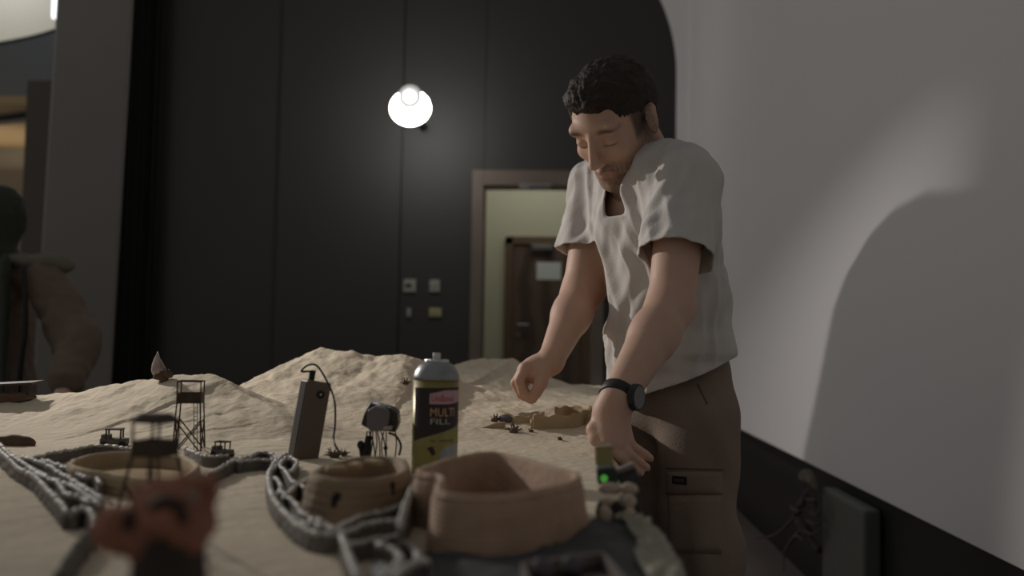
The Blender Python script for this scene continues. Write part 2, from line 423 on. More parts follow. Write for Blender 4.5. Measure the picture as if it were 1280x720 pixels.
# dry branch lying at the wall
c = onwall(1007, 655, 0.10)
t = empty('dry_branch', (c.x, c.y, 0.0), 'dry forked branch on the floor beside the grey panel', 'branch')
def W(px, py, off): return onwall(px, py, off)
M_BR = mat('dry_bark', S(84, 75, 70), 0.9, var=0.3, scale=40, bump=0.6)
bm = bmesh.new(); main = spline([W(1024, 688, .06), W(1012, 672, .08), W(1003, 655, .10), W(995, 643, .12), W(1000, 630, .13), W(1010, 620, .13)], 6)
tube(bm, main, [0.016] * 8 + [0.024] * 8 + [0.012] * (len(main) - 16), 8); bm_obj('stem', bm, M_BR, t, smooth=True)
tw = [[(995, 645, .12), (985, 655, .13), (970, 668, .16), (945, 673, .2)], [(1003, 660, .1), (990, 675, .14), (980, 692, .18), (980, 715, .2)],
      [(1010, 625, .13), (1018, 626, .12), (1020, 634, .1)], [(1003, 632, .13), (1006, 618, .14), (1012, 612, .14)], [(1008, 650, .1), (1018, 656, .1), (1026, 652, .08)],
      [(1000, 640, .13), (990, 636, .14), (988, 630, .14)], [(1002, 662, .1), (1014, 668, .1), (1026, 664, .08)], [(1012, 640, .1), (1020, 644, .1), (1025, 638, .1)],
      [(990, 675, .14), (996, 670, .14), (1004, 676, .13)]]
for q in tw:
    bm = bmesh.new(); pp = spline([W(*v) for v in q], 6); tube(bm, pp, [0.011 - 0.008 * i / len(pp) for i in range(len(pp))], 6); bm_obj('twig', bm, M_BR, t, smooth=True)
bm = bmesh.new(); q = [W(1003, 590, .08), W(1012, 587, .08), W(1019, 597, .08), W(1022, 612, .08), W(1012, 603, .1), W(1002, 600, .09)]
lv = spline(q, 4, True); prism(bm, lv, (-0.012, 0, 0.003)); bm_obj('dry_leaf', bm, mat('dry_leaf', S(96, 88, 74), 0.8, var=0.2), t)
bm = bmesh.new(); tube(bm, spline([W(1015, 606, .09), W(1010, 618, .12), W(1006, 632, .13)], 5), 0.004, 6); bm_obj('leaf_stalk', bm, M_BR, t)

# ------------------------------------------------------------------ gallery seen past the column, upper left
YG = 12.0
M_BAND = mat('grey_balcony_front', S(104, 108, 112), 0.5, var=0.04)
def arcband(name, pl, zlo_px, zhi_px, m, r=4.0, thick=0.12):
    a = DW(-160, 100, YG); b = DW(62, 100, YG - 1.0); bm = bmesh.new(); pts = []
    n = 24
    for i in range(n + 1):
        s = i / n; x = a.x + (b.x + 0.5 - a.x) * s; y = YG + 0.6 - 1.5 * s * s
        pts.append((x, y))
    zl = DW(30, zlo_px, YG - 0.3).z; zh = DW(30, zhi_px, YG - 0.3).z
    prism(bm, [(x, y, zl) for x, y in pts] + [(x, y + thick, zl) for x, y in pts[::-1]], (0, 0, zh - zl)); return struct(name, bm, m)
arcband('wall_balcony', None, 134, 36, M_BAND)
arcband('trim_4', None, 38, 33, M_SKIRT, thick=0.2); arcband('trim_5', None, 138, 132, M_SKIRT, thick=0.2)
bm = bmesh.new(); a = DW(-260, 0, 14.5); b = DW(175, 0, 14.5); boxmm(bm, (a.x, 14.5, 0), (b.x, 14.6, 7.5)); struct('wall_gallery', bm, mat('gallery_wall', S(170, 164, 150), 0.9, var=0.02))
a = DW(62, 18, 14.3)
bm = bmesh.new(); c = DW(68.5, 10, 13.6); box(bm, (c.x, 13.6, c.z + 0.7), (0.05, 0.05, 1.7))
t = bm_obj('light_tube', bm, mat('tube_light', (0.9, 0.9, 0.9), 0.4, emit=(0.93, 0.97, 1.0), estr=1.6)); tag(t, 'upright white strip light at the top left beside the column', 'strip light')
bm = bmesh.new(); zz = DW(20, 144, YG + 0.3).z; a = DW(-260, 0, YG); b = DW(62, 0, YG)
boxmm(bm, (a.x, YG - 0.3, zz), (b.x, 14.5, zz + 0.1)); struct('ceiling_gallery', bm, mat('warm_ceiling', S(205, 175, 130), 0.8, var=0.02))
bm = bmesh.new(); a = DW(42, 0, YG - 0.9); b = DW(64, 0, YG - 0.9); boxmm(bm, (a.x, YG - 0.95, 0), (b.x + .4, YG - 0.75, zz + 0.12)); struct('wall_gallery_pier', bm, mat('pier_grey', S(100, 93, 84), 0.6, var=0.05))
d = bpy.data.lights.new('gallery_lower_light', 'AREA'); lo = bpy.data.objects.new('gallery_lower_light', d); COL.objects.link(lo)
d.energy = 3; d.size = 1.5; d.color = (1.0, 0.86, 0.68); c = DW(-20, 400, 13.4); lo.location = (c.x, 13.6, zz - 0.35); lo.rotation_euler = (PI, 0, 0)
d = bpy.data.lights.new('gallery_upper_light', 'AREA'); lo = bpy.data.objects.new('gallery_upper_light', d); COL.objects.link(lo)
d.energy = 70; d.size = 2; d.color = (0.92, 0.96, 1.0); c = DW(-40, 0, 13.5); lo.location = (c.x, 13.2, 7.0)

# ------------------------------------------------------------------ bright round stage lamp in front of the black wall
YL = 8.7
c = DW(513, 135, YL); k = YL / FPX
t = empty('stage_lamp', (c.x, YB - 0.05, c.z - 0.3), 'glowing round lamp with a small ringed bulb on the black wall', 'lamp')
M_GLOW = mat('glowing_globe', (0.9, 0.9, 0.88), 0.3, var=0.0, emit=(1.0, 0.985, 0.95), estr=22)
bm = bmesh.new(); ball(bm, c, (25.8 * k, 0.09, 23 * k), 4); bm_obj('globe', bm, M_GLOW, t, smooth=True)
q = DW(512.5, 121, YL - 0.12)
bm = bmesh.new(); ring = [q + Vector((math.cos(a * PI / 18), 0, math.sin(a * PI / 18))) * (12 * k) for a in range(36)]; tube(bm, ring, 3.0 * k, 8, True)
o = bm_obj('bulb_ring', bm, mat('ring_grey_glow', S(60, 58, 56), 0.6, var=0.02, emit=(1, .98, .96), estr=0.42), t, smooth=True)  # ring brightness put in as emission, it is no lamp itself
bm = bmesh.new(); ball(bm, q, 9.2 * k, 3); bm_obj('bulb', bm, mat('glowing_bulb', (0.9, 0.9, 0.9), 0.3, var=0, emit=(1, 1, 1), estr=0.95), t, smooth=True)
bm = bmesh.new(); cyl(bm, c + Vector((0, 0.05, 0.0)), (c.x, YB + 0.0, c.z), 0.035, n=16); bm_obj('wall_arm', bm, M_SKIRT, t)
for nm, off, e, r in (('stage_lamp_light', Vector((0, -0.45, 0.0)), 10, 0.12),):
    d = bpy.data.lights.new(nm, 'POINT'); lo = bpy.data.objects.new(nm, d); COL.objects.link(lo); lo.parent = t
    lo.location = c + off - t.location; d.energy = e; d.shadow_soft_size = r; d.color = (1.0, 0.97, 0.92)
# ================================================================== the model table with its sand
Z0 = 0.9
M_SAND = mat('sand', S(212, 198, 176), 0.95, var=0.06, scale=9, bump=0.55, bscale=90, spec=0.15)
edge_px = [(870, 790), (852, 740), (845, 712), (835, 688), (815, 665), (797, 642), (787, 605), (778, 560), (774, 532), (772, 512)]
EDGE = np.array([tuple(G(x, y, Z0))[:2] for x, y in edge_px]); EDGE = EDGE[np.argsort(EDGE[:, 1])]
def edge_x(y): return np.interp(y, EDGE[:, 1], EDGE[:, 0])
def RP(l): return np.array([tuple(P(*q)) for q in l])
RIDGES = [
  # points (px, py, depth), fall in front, fall behind, power
  (RP([(-90, 506, 1.95), (0, 497, 1.95), (60, 492, 1.97), (110, 488, 1.97), (150, 480, 1.95), (200, 473, 1.92), (232, 466, 1.9), (262, 463, 1.88), (285, 472, 1.85), (305, 486, 1.8), (330, 501, 1.74), (352, 520, 1.66), (366, 545, 1.58)]), 0.34, 0.25, 1.5),
  (RP([(300, 500, 2.36), (325, 480, 2.36), (345, 466, 2.36), (372, 450, 2.35), (390, 438, 2.33), (402, 436, 2.32), (420, 441, 2.30), (440, 441, 2.28), (470, 446, 2.27), (492, 441, 2.26), (508, 443, 2.25), (530, 452, 2.25), (560, 458, 2.24), (580, 476, 2.24)]), 0.55, 0.35, 1.35),
  (RP([(560, 455, 2.95), (585, 450, 2.95), (612, 448, 2.93), (640, 447, 2.9), (652, 456, 2.88), (680, 468, 2.85), (710, 482, 2.8), (740, 490, 2.75), (775, 505, 2.7)]), 0.62, 0.4, 1.6),
]
def terrain(x, y, fine=True):
    x = np.asarray(x, float); y = np.asarray(y, float); q = np.stack([x, y], -1); H = np.zeros(x.shape)
    for R, ff, fb, pw in RIDGES:
        best = np.full(x.shape, 1e9); hz = np.zeros(x.shape); fr = np.zeros(x.shape)
        for a, b in zip(R, R[1:]):
            ab = b[:2] - a[:2]; t = np.clip(((q - a[:2]) @ ab) / (ab @ ab), 0, 1); c = a[:2] + t[..., None] * ab
            d = np.linalg.norm(q - c, axis=-1); m = d < best
            best = np.where(m, d, best); hz = np.where(m, a[2] + t * (b[2] - a[2]) - Z0, hz); fr = np.where(m, (q[..., 1] < c[..., 1]).astype(float), fr)
        fall = np.where(fr > 0, ff, fb); s = np.clip(1 - best / fall, 0, 1)
        h = hz * np.where(s > 0, s ** pw, 0); H = np.maximum(H, h) + 0.15 * np.minimum(H, h) * 0
    # the far part of the board rises a little
    Hr = np.maximum(H, 0.0); _t = np.clip((y - 2.02) / 0.3, 0, 1) * np.clip((-0.40 - x) / 0.3, 0, 1)
    H = np.maximum(H, 0.0) + (1 - _t) * 0.035 * np.clip((y - 1.7) / 0.7, 0, 1) * (H < 0.05) * (1 - H / 0.05)
    H = H - 0.06 * _t * np.clip(1 - Hr / 0.03, 0, 1)
    if fine:
        p = np.stack([x * 9, y * 9, np.zeros_like(x)], -1)
        slope = np.clip(H / 0.05, 0.12, 1)
        H = H + slope * (0.006 * fbm(p, 2) + 0.0030 * fbm(np.stack([x * 45 + y * 20, y * 30, x * 0 + 5], -1), 2)) + 0.0007 * fbm(p * 7, 2)
    return Z0 + H
def tz(x, y): return float(terrain(np.array([x]), np.array([y]))[0])
nu, nv = 520, 640
YS0, YS1 = 0.42, 3.15
yy = np.linspace(YS0, YS1, nv); uu = np.linspace(0, 1, nu)
U, Y = np.meshgrid(uu, yy, indexing='ij'); XL = -1.95
wig = 0.006 * fbm(np.stack([yy * 18, yy * 0, yy * 0], -1), 3)
X = XL + (edge_x(yy) + wig - XL)[None, :] * U ** 0.8
Z = terrain(X, Y)
roll = np.clip(1 - (edge_x(Y) - X) / 0.035, 0, 1); Z = Z - 0.03 * roll ** 2.2
V = np.stack([X, Y, Z], -1).reshape(-1, 3)
I = np.arange(nu * nv).reshape(nu, nv)
F = np.stack([I[:-1, :-1], I[1:, :-1], I[1:, 1:], I[:-1, 1:]], -1).reshape(-1, 4)
# skirt down to the board
def skirt(ids, V, F, flip):
    b = V[ids].copy(); b[:, 2] = 0.815; n0 = len(V); V = np.concatenate([V, b]); n = len(ids); j = n0 + np.arange(n)
    q = np.stack([ids[:-1], ids[1:], j[1:], j[:-1]], 1)
    return V, np.concatenate([F, q[:, ::-1] if flip else q])
V, F = skirt(I[-1, :], V, F, True); V, F = skirt(I[0, :], V, F, False); V, F = skirt(I[:, 0], V, F, True); V, F = skirt(I[:, -1], V, F, False)
sand = link_mesh('sand_landscape', np_mesh('sand_landscape', V, F), M_SAND)
tag(sand, 'sculpted sand dunes of the desert model spread over the table', 'sand', kind='stuff')

# table under it
M_BOARD = mat('board_dark', S(74, 68, 60), 0.7, var=0.1)
t = empty('model_table', (-0.9, 1.8, 0), 'large dark table carrying the sand model', 'table')
bm = bmesh.new(); ys = np.linspace(YS0, YS1, 30)
prism(bm, [(XL, YS0, 0.77)] + [(float(edge_x(v)) - 0.012, float(v), 0.77) for v in ys] + [(XL, YS1, 0.77)], (0, 0, 0.045)); bm_obj('tabletop', bm, M_BOARD, t)
for lx, ly in ((-1.85, 0.5), (-0.05, 0.5), (-1.85, 3.05), (0.0, 3.0), (-0.9, 0.5), (-0.9, 3.05)):
    bm = bmesh.new(); box(bm, (lx, ly, 0.385), (0.07, 0.07, 0.77)); bm_obj('leg', bm, M_BOARD, t, bevel=0.005)
# ================================================================== models on the sand
def T(px, py):
    """where the view ray first meets the sand"""
    r = ROT @ Vector(((px - 640) / FPX, (360 - py) / FPX, -1.0))
    s = np.linspace(0.4, 3.2, 1400); X = CAM_LOC.x + r.x * s; Yv = CAM_LOC.y + r.y * s; Zv = CAM_LOC.z + r.z * s
    h = terrain(X, Yv); k = np.argmax(Zv <= h)
    if not (Zv <= h).any(): k = len(s) // 2
    return Vector((X[k], Yv[k], h[k]))
def FP(px, py): return T(px, py)
M_CLAY = mat('brown_clay', S(178, 150, 128), 0.85, var=0.18, scale=25, bump=0.5, bscale=120)
M_CLAYIN = mat('red_clay_floor', S(140, 92, 68), 0.8, var=0.25, scale=20, bump=0.4)
M_TOWER = mat('tower_clay', S(146, 124, 100), 0.85, var=0.2, scale=18, bump=0.5)
M_OCHRE = mat('ochre_clay', S(176, 154, 122), 0.85, var=0.15, scale=25, bump=0.3)
M_DARK = mat('near_black', S(30, 28, 27), 0.6, var=0.1)
M_GREY = mat('grey_stone', S(186, 180, 172), 0.5, var=0.22, scale=60, bump=0.4, spec=0.5)
M_DGREY = mat('dark_grey_and_shade', S(104, 98, 92), 0.9, var=0.25, scale=50, bump=0.6)  # plain dark grey; on the stone walls it paints their shaded sides

def ring_fort(name, rim_px, zr, zb, label, m, thick=0.007, taper=1.06, layers=9, amp=0.0012, inner=None, cat='miniature fort', smooth_n=8, nose=0.6):
    top = spline([G(x, y, zr) for x, y in rim_px], smooth_n, True); n = len(top)
    c = sum(top, Vector()) / n
    nor = []
    for i in range(n):
        t = (top[(i + 1) % n] - top[i - 1]); nn = Vector((t.y, -t.x, 0)).normalized(); nor.append(nn)
    area = sum((top[i].x * top[(i + 1) % n].y - top[(i + 1) % n].x * top[i].y) for i in range(n))
    if area < 0: nor = [-q for q in nor]
    root = empty(name, (c.x, c.y, zb), label, cat)
    bm = bmesh.new(); prof = []; NL = layers * 4
    for k in range(NL + 1):
        s = k / NL; z = zb - 0.004 + (zr - zb - 0.003) * s; o = amp * math.sin(s * layers * 2 * PI); prof.append((z, thick / 2 + o, 1 + (taper - 1) * (1 - s)))
    prof += [(zr, thick * 0.32, 1), (zr + 0.0006, 0, 1), (zr, -thick * 0.32, 1), (zr - 0.003, -thick / 2, 1), (zb + 0.004, -thick / 2, 1.0)]
    rings = []
    for z, off, sc in prof:
        wob = [0.0012 * vnoise(np.array([top[i].x * 60, top[i].y * 60, z * 90])) for i in range(n)]
        rings.append([bm.verts.new(Vector((c.x + (top[i].x - c.x) * sc + nor[i].x * (off + wob[i]), c.y + (top[i].y - c.y) * sc + nor[i].y * (off + wob[i]), z + wob[i] * 0.7 * (z > zb + 0.01)))) for i in range(n)])
    for A, B in zip(rings, rings[1:]):
        for i in range(n): bm.faces.new((A[i], A[(i + 1) % n], B[(i + 1) % n], B[i]))
    bm_obj('fort_wall', bm, m, root, smooth=True)
    bm = bmesh.new(); vs = [bm.verts.new(Vector((c.x + (p.x - c.x) * 0.99, c.y + (p.y - c.y) * 0.99, zb + 0.006))) for p in top]; vc = bm.verts.new((c.x, c.y, zb + 0.007))
    for i in range(n): bm.faces.new((vs[i], vs[(i + 1) % n], vc))
    bm_obj('fort_floor', bm, inner or m, root)
    return root, c, top
ring_fort('clay_fort', [(524, 588), (532, 583), (550, 576), (575, 570), (603, 566), (630, 567), (662, 574), (698, 585), (718, 590), (722, 596), (712, 602), (690, 608), (655, 615), (612, 619), (577, 618), (552, 614), (548, 606), (553, 600), (549, 593), (536, 591)],
          0.95, 0.9, 'big brown layered clay fort in the foreground with a pinched left wall', M_CLAY, thick=0.0075, taper=1.09, layers=11, inner=M_CLAYIN, smooth_n=6)
# second fort: brick tower block with arched openings
rt, fc, ftop = ring_fort('brick_fort', [(392, 590), (404, 596), (436, 600), (470, 598), (498, 592), (508, 584), (500, 573), (470, 570), (436, 574), (405, 583)], 0.941, 0.9,
          'smaller brown brick-patterned clay fort with dark openings behind the looped stone walls', M_TOWER, thick=0.011, taper=1.13, layers=5, amp=0.0004, smooth_n=6)
from mathutils.bvhtree import BVHTree
_fw = [c_ for c_ in rt.children if c_.name.startswith('fort_wall')][0]; _bv = BVHTree.FromPolygons([tuple(v.co + rt.location) for v in _fw.data.vertices], [tuple(q.vertices) for q in _fw.data.polygons])
def arch(px, py, w, h, parent, zc=0.915, out=0.003):
    g = P(px, py, zc); g = _bv.ray_cast(CAM_LOC, (g - CAM_LOC).normalized())[0] or g; d = (g - CAM_LOC); d.z = 0; d.normalize(); side = Vector((d.y, -d.x, 0))
    pts = [g + side * (-w / 2), g + side * (w / 2)] + [g + side * (w / 2 * math.cos(a * PI / 8)) + Vector((0, 0, h + w / 2 * math.sin(a * PI / 8))) for a in range(9)]
    bm = bmesh.new(); prism(bm, [p - d * out - Vector((0, 0, h / 2)) for p in pts], d * 0.008); bm_obj('opening', bm, M_DARK, parent)
arch(421, 628, 0.010, 0.008, rt, 0.905, 0.0006); arch(490, 612, 0.005, 0.010, rt, 0.925, 0.0006)
for q in range(3):
    bm = bmesh.new(); a = G(420 + q * 24, 586 - q * 4, 0.943)
    box(bm, a, (0.02, 0.012, 0.006), Matrix.Rotation(0.5 + q, 3, 'Z')); bm_obj('roof_slab', bm, M_OCHRE, rt, bevel=0.002)
ring_fort('ring_fort', [(88, 578), (104, 586), (140, 592), (180, 598), (215, 600), (238, 590), (246, 580), (226, 570), (190, 566), (150, 565), (112, 569)], 0.922, 0.899,
          'low ochre ring-shaped clay fort on the left under the blurred watchtower', M_OCHRE, thick=0.008, taper=1.03, layers=3, amp=0.0005, inner=mat('ochre_floor', S(150, 122, 80), 0.9, var=0.2))
# far ring near the man's hand
def onz(px, py, lift=0.0): v = T(px, py); v.z += lift; return v
def wall_piece(root, pxs, h, th, name, m):
    pts = spline([T(*q) for q in pxs], 5); bm = bmesh.new(); L = []
    for i, p in enumerate(pts):
        t = (pts[min(i + 1, len(pts) - 1)] - pts[max(i - 1, 0)]); nn = Vector((t.y, -t.x, 0)).normalized() * th / 2
        hh = h * (1 + 0.12 * math.sin(i * 1.3))
        L.append([bm.verts.new(p + nn - Vector((0, 0, 0.006))), bm.verts.new(p + nn * 0.8 + Vector((0, 0, hh))), bm.verts.new(p - nn * 0.8 + Vector((0, 0, hh))), bm.verts.new(p - nn - Vector((0, 0, 0.006)))])
    for A, B in zip(L, L[1:]):
        for j in range(4): bm.faces.new((A[j], A[(j + 1) % 4], B[(j + 1) % 4], B[j]))
    bm.faces.new(L[0][::-1]); bm.faces.new(L[-1]); bm_obj(name, bm, m, root, smooth=False)
b = T(700, 536)
far = empty('far_ring_fort', b, 'small broken ochre ring fort on the sand below the reaching hand', 'miniature fort')
wall_piece(far, [(666, 536), (690, 536), (715, 535), (728, 531), (738, 524)], 0.024, 0.007, 'front_wall', M_OCHRE)
wall_piece(far, [(738, 524), (724, 520), (708, 519), (695, 521)], 0.018, 0.007, 'back_wall', M_OCHRE)
wall_piece(far, [(666, 536), (668, 530), (676, 526)], 0.016, 0.006, 'side_wall', M_OCHRE)
wall_piece(far, [(736, 533), (748, 532), (756, 527)], 0.02, 0.008, 'outer_wall', M_OCHRE)
b = T(648, 528)
far2 = empty('broken_wall', b, 'low broken ochre wall stub left of the far ring fort', 'miniature wall'); far2['kind'] = 'thing'
wall_piece(far2, [(632, 525), (645, 529), (662, 529)], 0.013, 0.006, 'wall_section', M_OCHRE); wall_piece(far2, [(648, 522), (665, 521), (680, 520)], 0.009, 0.005, 'wall_section', M_GREY)
b = T(618, 537); far3 = empty('clay_wedge', b, 'tiny ochre wedge-shaped clay piece on the sand at the left of the far ruins', 'clay piece')
bm = bmesh.new(); a = T(602, 535); c2 = T(630, 536); prism(bm, [a, c2, c2 + Vector((0, 0, 0.012)), a + (c2 - a) * 0.55 + Vector((0, 0, 0.009))], (0.002, 0.012, 0)); bm_obj('wedge_body', bm, M_OCHRE, far3, bevel=0.001)

def lump(name, c, r, m, label, cat, group=None, seed=0, amp=0.25, sub=3, flat=0.3, freq=1.6, parent=None):
    """irregular rock; c = its base centre"""
    bm = bmesh.new(); r = r if hasattr(r, '__len__') else (r, r, r); rr = bmesh.ops.create_icosphere(bm, subdivisions=sub, radius=1.0)
    co = np.array([v.co[:] for v in bm.verts]); d = 1 + amp * fbm(co * freq + seed * 7.7, 3)
    for v, k in zip(bm.verts, d):
        v.co = Vector((v.co.x * r[0] * k, v.co.y * r[1] * k, max(v.co.z, -1 + flat) * r[2] * k + r[2] * (1 - flat)))
        v.co += Vector(c)
    o = bm_obj(name, bm, m, parent, smooth=True)
    return tag(o, label, cat, group) if label else o
M_ROCKD = mat('dark_bluish_rock', S(92, 86, 90), 0.6, var=0.3, scale=50, bump=0.6)
a = T(634, 527); lump('dark_rock', a - Vector((0, 0, .003)), (0.017, 0.012, 0.009), M_ROCKD, 'dark bluish small rock at the left end of the far ruins', 'rock', seed=2)
M_BROWN = mat('twig_brown', S(96, 78, 64), 0.9, var=0.4, scale=60, bump=0.5)
def scrub(px, py, r, label, seed, n=14):
    b = T(px, py); root = empty('dry_scrub', b, label, 'dry scrub'); rg = random.Random(seed)
    bm = bmesh.new(); ball(bm, b + Vector((0, 0, r * .2)), (r * .55, r * .5, r * .35), 2); bm_obj('root_clump', bm, M_BROWN, root, smooth=True)
    bm = bmesh.new()
    for _ in range(n):
        a = rg.random() * 2 * PI; e = rg.uniform(0.2, 1.3); d = Vector((math.cos(a) * math.cos(e), math.sin(a) * math.cos(e), math.sin(e)))
        q = [b + Vector((0, 0, r * .1)), b + d * r * .6 + Vector((rg.uniform(-.2, .2) * r, 0, r * .1)), b + d * r * rg.uniform(.9, 1.25) + Vector((0, 0, rg.uniform(-.2, .2) * r))]
        tube(bm, spline(q, 3), [r * .09 - r * .01 * i for i in range(7)], 5)
    bm_obj('twigs', bm, M_BROWN, root, smooth=True)
scrub(618, 527, 0.013, 'tiny dry scrub left of the bluish rock', 3)
scrub(642, 541, 0.016, 'tiny round dry scrub in front of the far ruins', 4, 20)
scrub(664, 540, 0.008, 'tiniest dry scrub sprig beside the corner of the far ring fort', 8, 8)
scrub(507, 480, 0.013, 'dry scrub sprig on the middle dune left of the spray can', 5, 16)
scrub(700, 550, 0.008, 'flat dark sprig on the sand below the far ring fort', 6, 10)
scrub(418, 572, 0.014, 'grey gravelly scrub where the black cable ends', 9, 18)
scrub(430, 569, 0.009, 'little scrub tuft between the cable end and the wired lamp head', 10, 12)

# ------------------------------------------------------------------ stone walls winding over the sand
STR = [
 ([(0, 564), (20, 583), (44, 597), (58, 612), (72, 626), (84, 640)], 'outermost stone wall strand falling away at the far left edge', 1),
 ([(0, 556), (14, 570), (32, 582), (52, 594), (72, 604), (84, 620), (100, 622), (112, 629)], 'second stone wall strand from the left edge', 1),
 ([(38, 588), (62, 600), (86, 606), (104, 618), (124, 631)], 'third stone wall strand, ending behind the terracotta lump', 1),
 ([(28, 572), (58, 582), (78, 594), (98, 606), (128, 625)], 'long stone wall strand above the third one at the left', 1),
 ([(52, 575), (88, 588), (106, 598), (118, 596), (126, 606)], 'short hooked stone wall strand in front of the ring fort', 1),
 ([(92, 641), (106, 636), (117, 646), (116, 658)], 'curled little stone wall end left of the terracotta lump', 1),
 ([(116, 664), (98, 682), (86, 702), (72, 722)], 'dark blurred stone wall strand at the lower left corner', 2),
 ([(36, 573), (62, 567), (90, 562), (118, 557), (150, 559), (176, 563)], 'thin stone wall strand curving behind the ring fort', 0),
 ([(232, 560), (252, 569), (270, 571), (286, 568)], 'stone wall strand at the foot of the sharp watchtower', 0),
 ([(262, 591), (280, 582), (296, 574)], 'straight pale stone wall strand slanting below the sharp watchtower', 0),
 ([(300, 574), (312, 571), (322, 566), (336, 566), (348, 573)], 'upper stone wall strand left of the power bank', 0),
 ([(296, 577), (318, 575), (334, 574), (348, 578), (340, 588)], 'lower stone wall strand left of the power bank', 0),
 ([(358, 568), (346, 577), (337, 592), (338, 610), (344, 626), (356, 641), (371, 655), (393, 667), (418, 669), (432, 668)], 'longest looping outer stone wall round the brick fort', 1),
 ([(352, 638), (366, 647), (384, 655), (404, 660), (428, 664)], 'stone wall strand just inside the longest loop', 1),
 ([(358, 572), (350, 581), (357, 589), (365, 601), (373, 604), (385, 599), (393, 593)], 'zigzag stone wall strand touching the brick fort corner', 0),
 ([(343, 596), (351, 606), (350, 614), (343, 620)], 'short bent stone wall strand at the left of the loop', 0),
 ([(353, 624), (364, 613), (374, 605), (381, 610)], 'small peaked stone wall strand inside the loop', 0),
 ([(352, 616), (368, 628), (378, 642), (394, 650), (412, 656)], 'inner curved stone wall strand beside the brick fort', 0),
 ([(364, 590), (372, 578), (362, 571)], 'tiny stone wall strand at the head of the loop', 0),
 ([(424, 660), (440, 650), (460, 642), (482, 640), (503, 631)], 'upper stone wall row in front of the brick fort', 0),
 ([(428, 668), (446, 660), (462, 655), (478, 651), (498, 650)], 'middle stone wall row in front of the brick fort', 0),
 ([(436, 682), (460, 676), (482, 672), (506, 666)], 'lower dotted stone wall row in front of the brick fort', 0),
 ([(425, 664), (431, 680), (438, 700), (448, 724)], 'stone wall strand running down to the bottom edge below the brick fort', 1),
 ([(470, 682), (490, 687), (502, 697), (492, 711), (476, 724)], 'hooked stone wall strand at the bottom, left of the big fort', 1),
 ([(498, 678), (514, 684), (522, 694), (524, 702)], 'short curved stone wall strand touching the foot of the big fort', 1),
 ([(492, 726), (508, 710), (522, 704), (538, 704)], 'stone wall strand crossing the bottom edge beside the big fort', 1),
 ([(519, 598), (513, 617), (507, 632), (502, 648), (500, 662)], 'beaded stone strand climbing along the left side of the big fort', 3),
]
def stone_wall(pxs, label, style, seed):
    zt = 0.915 if style != 3 else 0.93
    pts = spline([G(x, y, zt) for x, y in pxs], 10)
    L = [0]
    for a, b in zip(pts, pts[1:]): L.append(L[-1] + (b - a).length)
    def at(s):
        i = min(max(int(np.searchsorted(L, s)) - 1, 0), len(pts) - 2); t = (s - L[i]) / max(L[i + 1] - L[i], 1e-9); return pts[i].lerp(pts[i + 1], t)
    root = empty('stone_wall', (pts[len(pts) // 2].x, pts[len(pts) // 2].y, Z0), label, 'miniature stone wall', 'miniature stone walls on the sand'); root['kind'] = 'thing'
    rg = random.Random(seed); r = {0: 0.0024, 1: 0.0031, 2: 0.0036, 3: 0.0030}[style]; bm = bmesh.new(); s = 0.0; tot = L[-1]
    while s < tot - 0.003:
        ln = rg.uniform(0.009, 0.016) if style != 3 else 0.006; gap = 0.001 if style != 3 else 0.008
        a, b = at(s), at(min(s + ln, tot)); j = Vector((0, 0, rg.uniform(-.001, .001)))
        d = (b - a); k = 6
        if d.length > 0.002:
            m5 = [a + d * q for q in (0, .12, .5, .88, 1)]
            tube(bm, [p + j for p in m5], [r * .35, r * .85, r * rg.uniform(1, 1.2), r * .85, r * .35], 8)
        s += ln + gap
    bm_obj('coping_stones', bm, M_GREY if style != 2 else M_DGREY, root, smooth=True)
    bm = bmesh.new(); A = []
    for i in range(0, len(pts), 2):
        p = pts[i]; t = (pts[min(i + 1, len(pts) - 1)] - pts[max(i - 1, 0)]); nn = Vector((t.y, -t.x, 0)).normalized(); row = []
        for z, wd in ((Z0 - 0.004, 1.1), (Z0 + 0.007, 0.95), (zt - 0.001, 0.6)):
            row.append((p.x, p.y, z, wd * r * (1 + 0.25 * math.sin(i * 1.7 + z * 400)), nn))
        ring = [bm.verts.new((x + nn.x * w_, y + nn.y * w_, z)) for x, y, z, w_, nn in row] + [bm.verts.new((x - nn.x * w_, y - nn.y * w_, z)) for x, y, z, w_, nn in row[::-1]]
        A.append(ring)
    for P0, P1 in zip(A, A[1:]):
        for j in range(6): bm.faces.new((P0[j], P0[(j + 1) % 6], P1[(j + 1) % 6], P1[j]))
    bm.faces.new(A[0][::-1]); bm.faces.new(A[-1]); bm_obj('shaded_wall_side', bm, M_DGREY, root)  # dark strip below the copings: shade of the wall sides put into colour
for i, (q, lab, st) in enumerate(STR): stone_wall(q, lab, st, i)

